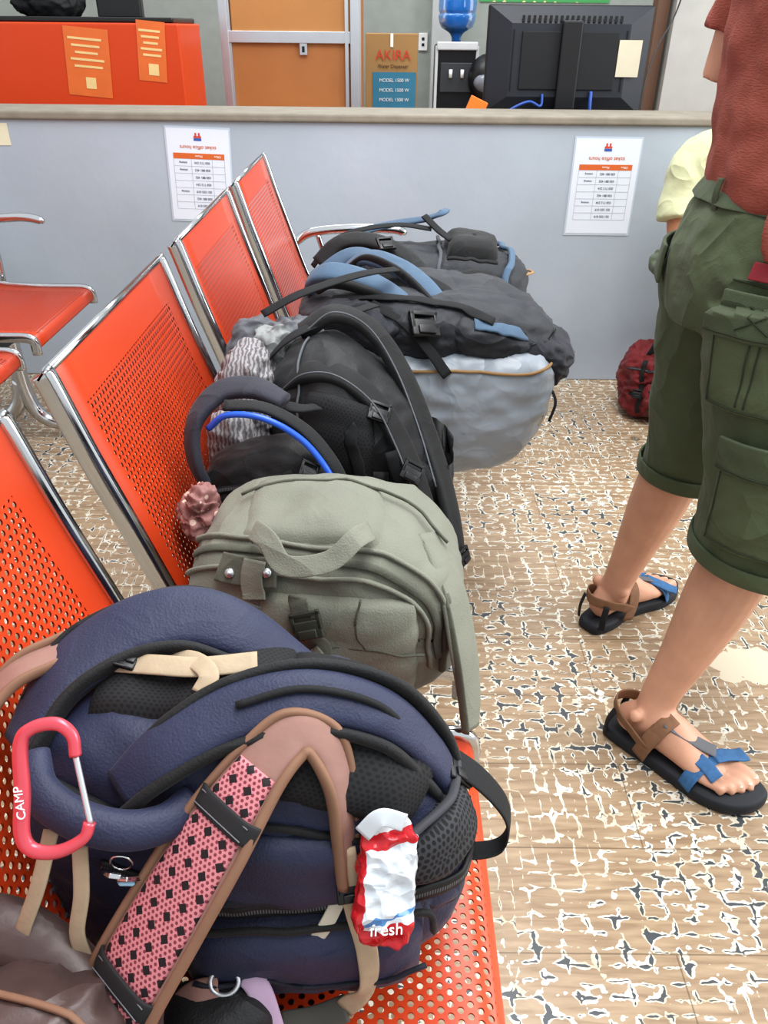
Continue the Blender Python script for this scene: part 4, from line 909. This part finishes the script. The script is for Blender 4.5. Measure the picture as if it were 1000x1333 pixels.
mk('bottle',sweep([(.47,6.4,1.11),(.47,6.4,1.16),(.47,6.4,1.20),(.47,6.4,1.26),(.47,6.4,1.28),(.47,6.4,1.30),(.47,6.4,1.36),(.47,6.4,1.38),(.47,6.4,1.40),(.47,6.4,1.50),(.47,6.4,1.53)],[.06,.09,.22,.26,.245,.26,.26,.245,.26,.26,.2],[.06,.09,.22,.26,.245,.26,.26,.245,.26,.26,.2],up=(1,0,0),n=28,sub=3),bm_,g)
g=group('power_outlet'); mk('plate',boxg((.27,7.24,1.10),(.07,.02,.12),bev=.004),M_white,g,False); mk('sockets',joing([boxg((.27,7.228,1.12),(.02,.004,.02)),boxg((.27,7.228,1.08),(.02,.004,.02))]),M_black,g,False)
g=group('pillar'); mk('post',boxg((.42,7.15,1.5),(.18,.2,3.0)),simple('pillar_grey','#b5b8b8',.7),g,False)
g=group('motorbike_helmet'); mk('shell',ell((.68,6.2,.90),(.13,.14,.15)),M_black,g); mk('visor',ell((.68,6.12,.88),(.10,.08,.07)),simple('visor','#7a7f88',.2),g)
g=group('reception_desk'); mk('top',boxg((.52,3.55,.80),(1.12,.6,.04),bev=.005),simple('desk_top','#8f8577',.5),g,False)
for i,x in enumerate((-.0,1.05)): mk('side_%d'%i,boxg((x,3.55,.39),(.04,.56,.78)),M_orl,g,False)
g=group('computer_monitor'); x0,y0=.675,3.42
mk('bezel',boxg((x0,y0+.025,1.09),(.615,.02,.36),(.0,0,0),.008),M_black,g,False)
def taper(c,a,b,t):
    vs=[(c[0]+sx*a[0]/2,c[1]+t/2,c[2]+sz*a[1]/2) for sx,sz in((-1,-1),(1,-1),(1,1),(-1,1))]+[(c[0]+sx*b[0]/2,c[1]-t/2,c[2]+sz*b[1]/2) for sx,sz in((-1,-1),(1,-1),(1,1),(-1,1))]
    return (vs,[(0,1,2,3),(7,6,5,4),(0,4,5,1),(1,5,6,2),(2,6,7,3),(3,7,4,0)])
M_mon=simple('monitor_back','#1f232b',.5)
mk('back_shell',taper((x0,y0+.0,1.09),(.60,.35),(.44,.24),.03),M_mon,g,False)
mk('recess',boxg((x0,y0-.018,1.09),(.36,.008,.19),bev=.002),simple('monitor_dark','#101216',.5),g,False)
mk('vent_grooves',joing([boxg((x0+s*.21,y0-.0165,1.09),(.004,.004,.2)) for s in (-1,1)]+[boxg((x0-.18+.02*i,y0-.0165,1.225-.0),(.010,.004,.02)) for i in range(19)]),M_black,g,False)
mk('stand_column',boxg((x0+.0,y0-.035,1.02),(.075,.025,.40),bev=.006),M_black,g,False)
mk('stand_base',boxg((x0,y0,.83),(.26,.20,.02),bev=.006),M_black,g,False)
mk('label',boxg((x0+.225,y0-.021,1.10),(.085,.006,.12)),simple('cream_label','#bdb5a0',.6),g,False)
mk('cable_1',sweep([(x0-.28,y0-.03,.86),(x0-.22,y0-.05,.92),(x0-.14,y0-.04,.955),(x0-.09,y0-.03,.94),(x0-.085,y0-.02,.98)],.010,.010,up=(0,1,0)),simple('blue_cable','#2b4f9a',.4),g)
mk('cable_2',sweep([(x0+.10,y0-.02,.99),(x0+.10,y0-.03,.94),(x0+.11,y0-.03,.85)],.014,.014,up=(0,1,0)),simple('blue_plug','#2b4f9a',.4),g)
g=group('orange_folder'); mk('sheet',boxg((.32,3.35,.90),(.07,.02,.14),(0,.4,0),.003),simple('folder_orange','#e8792a',.5),g,False)
g=group('door_frame_post'); mk('wood_jamb',boxg((1.15,3.95,1.5),(.05,.08,3.0)),simple('dark_wood','#5f4331',.6),g,False)
mk('white_pillar',boxg((1.62,3.95,1.5),(.86,.16,3.0)),simple('cream_wall','#aaa8a2',.7),g,False)
g=group('hanging_wire'); mk('wire',sweep([(1.20,3.8,1.4),(1.17,3.8,1.25),(1.10,3.75,1.12),(1.06,3.7,.98),(1.04,3.6,.82)],.006,.006,up=(0,1,0)),M_black,g)
g=group('wall_poster'); mk('sheet',boxg((1.2,7.24,1.62),(1.0,.004,.5)),netmat('green_poster','#4fa060','#e8e0a0',.08,.4),g,False)
g=group('tissue_litter'); mk('paper',soft((.875,2.19,.008),(.03,.02,.006),n=3,wr=.006,sc=30,N=12),M_white,g)

# ------------------------------------------------------------ camera / light
cam=bpy.data.cameras.new('camera'); co=bpy.data.objects.new('camera',cam); link(co)
cam.lens=1020*36/1333; cam.sensor_width=36
co.matrix_world=Matrix.Translation((0,0,1.19))@Matrix.Rotation(math.radians(58.3),4,'X')@Matrix.Rotation(math.radians(.6),4,'Z')
cam.clip_start=.02; scene.camera=co
w=bpy.data.worlds.new('World'); scene.world=w; w.use_nodes=True
w.node_tree.nodes['Background'].inputs[0].default_value=(.93,.97,1,1); w.node_tree.nodes['Background'].inputs[1].default_value=.92
def area(name,loc,rot,sx,sy,e,col=(1,1,1)):
    l=bpy.data.lights.new(name,'AREA'); l.shape='RECTANGLE'; l.size=sx; l.size_y=sy; l.energy=e; l.color=col
    o=bpy.data.objects.new(name,l); o.location=loc; o.rotation_euler=[math.radians(a) for a in rot]; link(o)
area('overhead_fill',(.5,1.2,3.2),(0,0,0),1.2,3,105)  # added overhead fill, out of view
area('window_daylight',(3.6,1.2,2.0),(0,72,0),2,3,115)
area('overhead_fill_back',(.0,5.3,3.2),(0,0,0),3,1,60)  # second unseen fill, added to brighten the area behind the partition
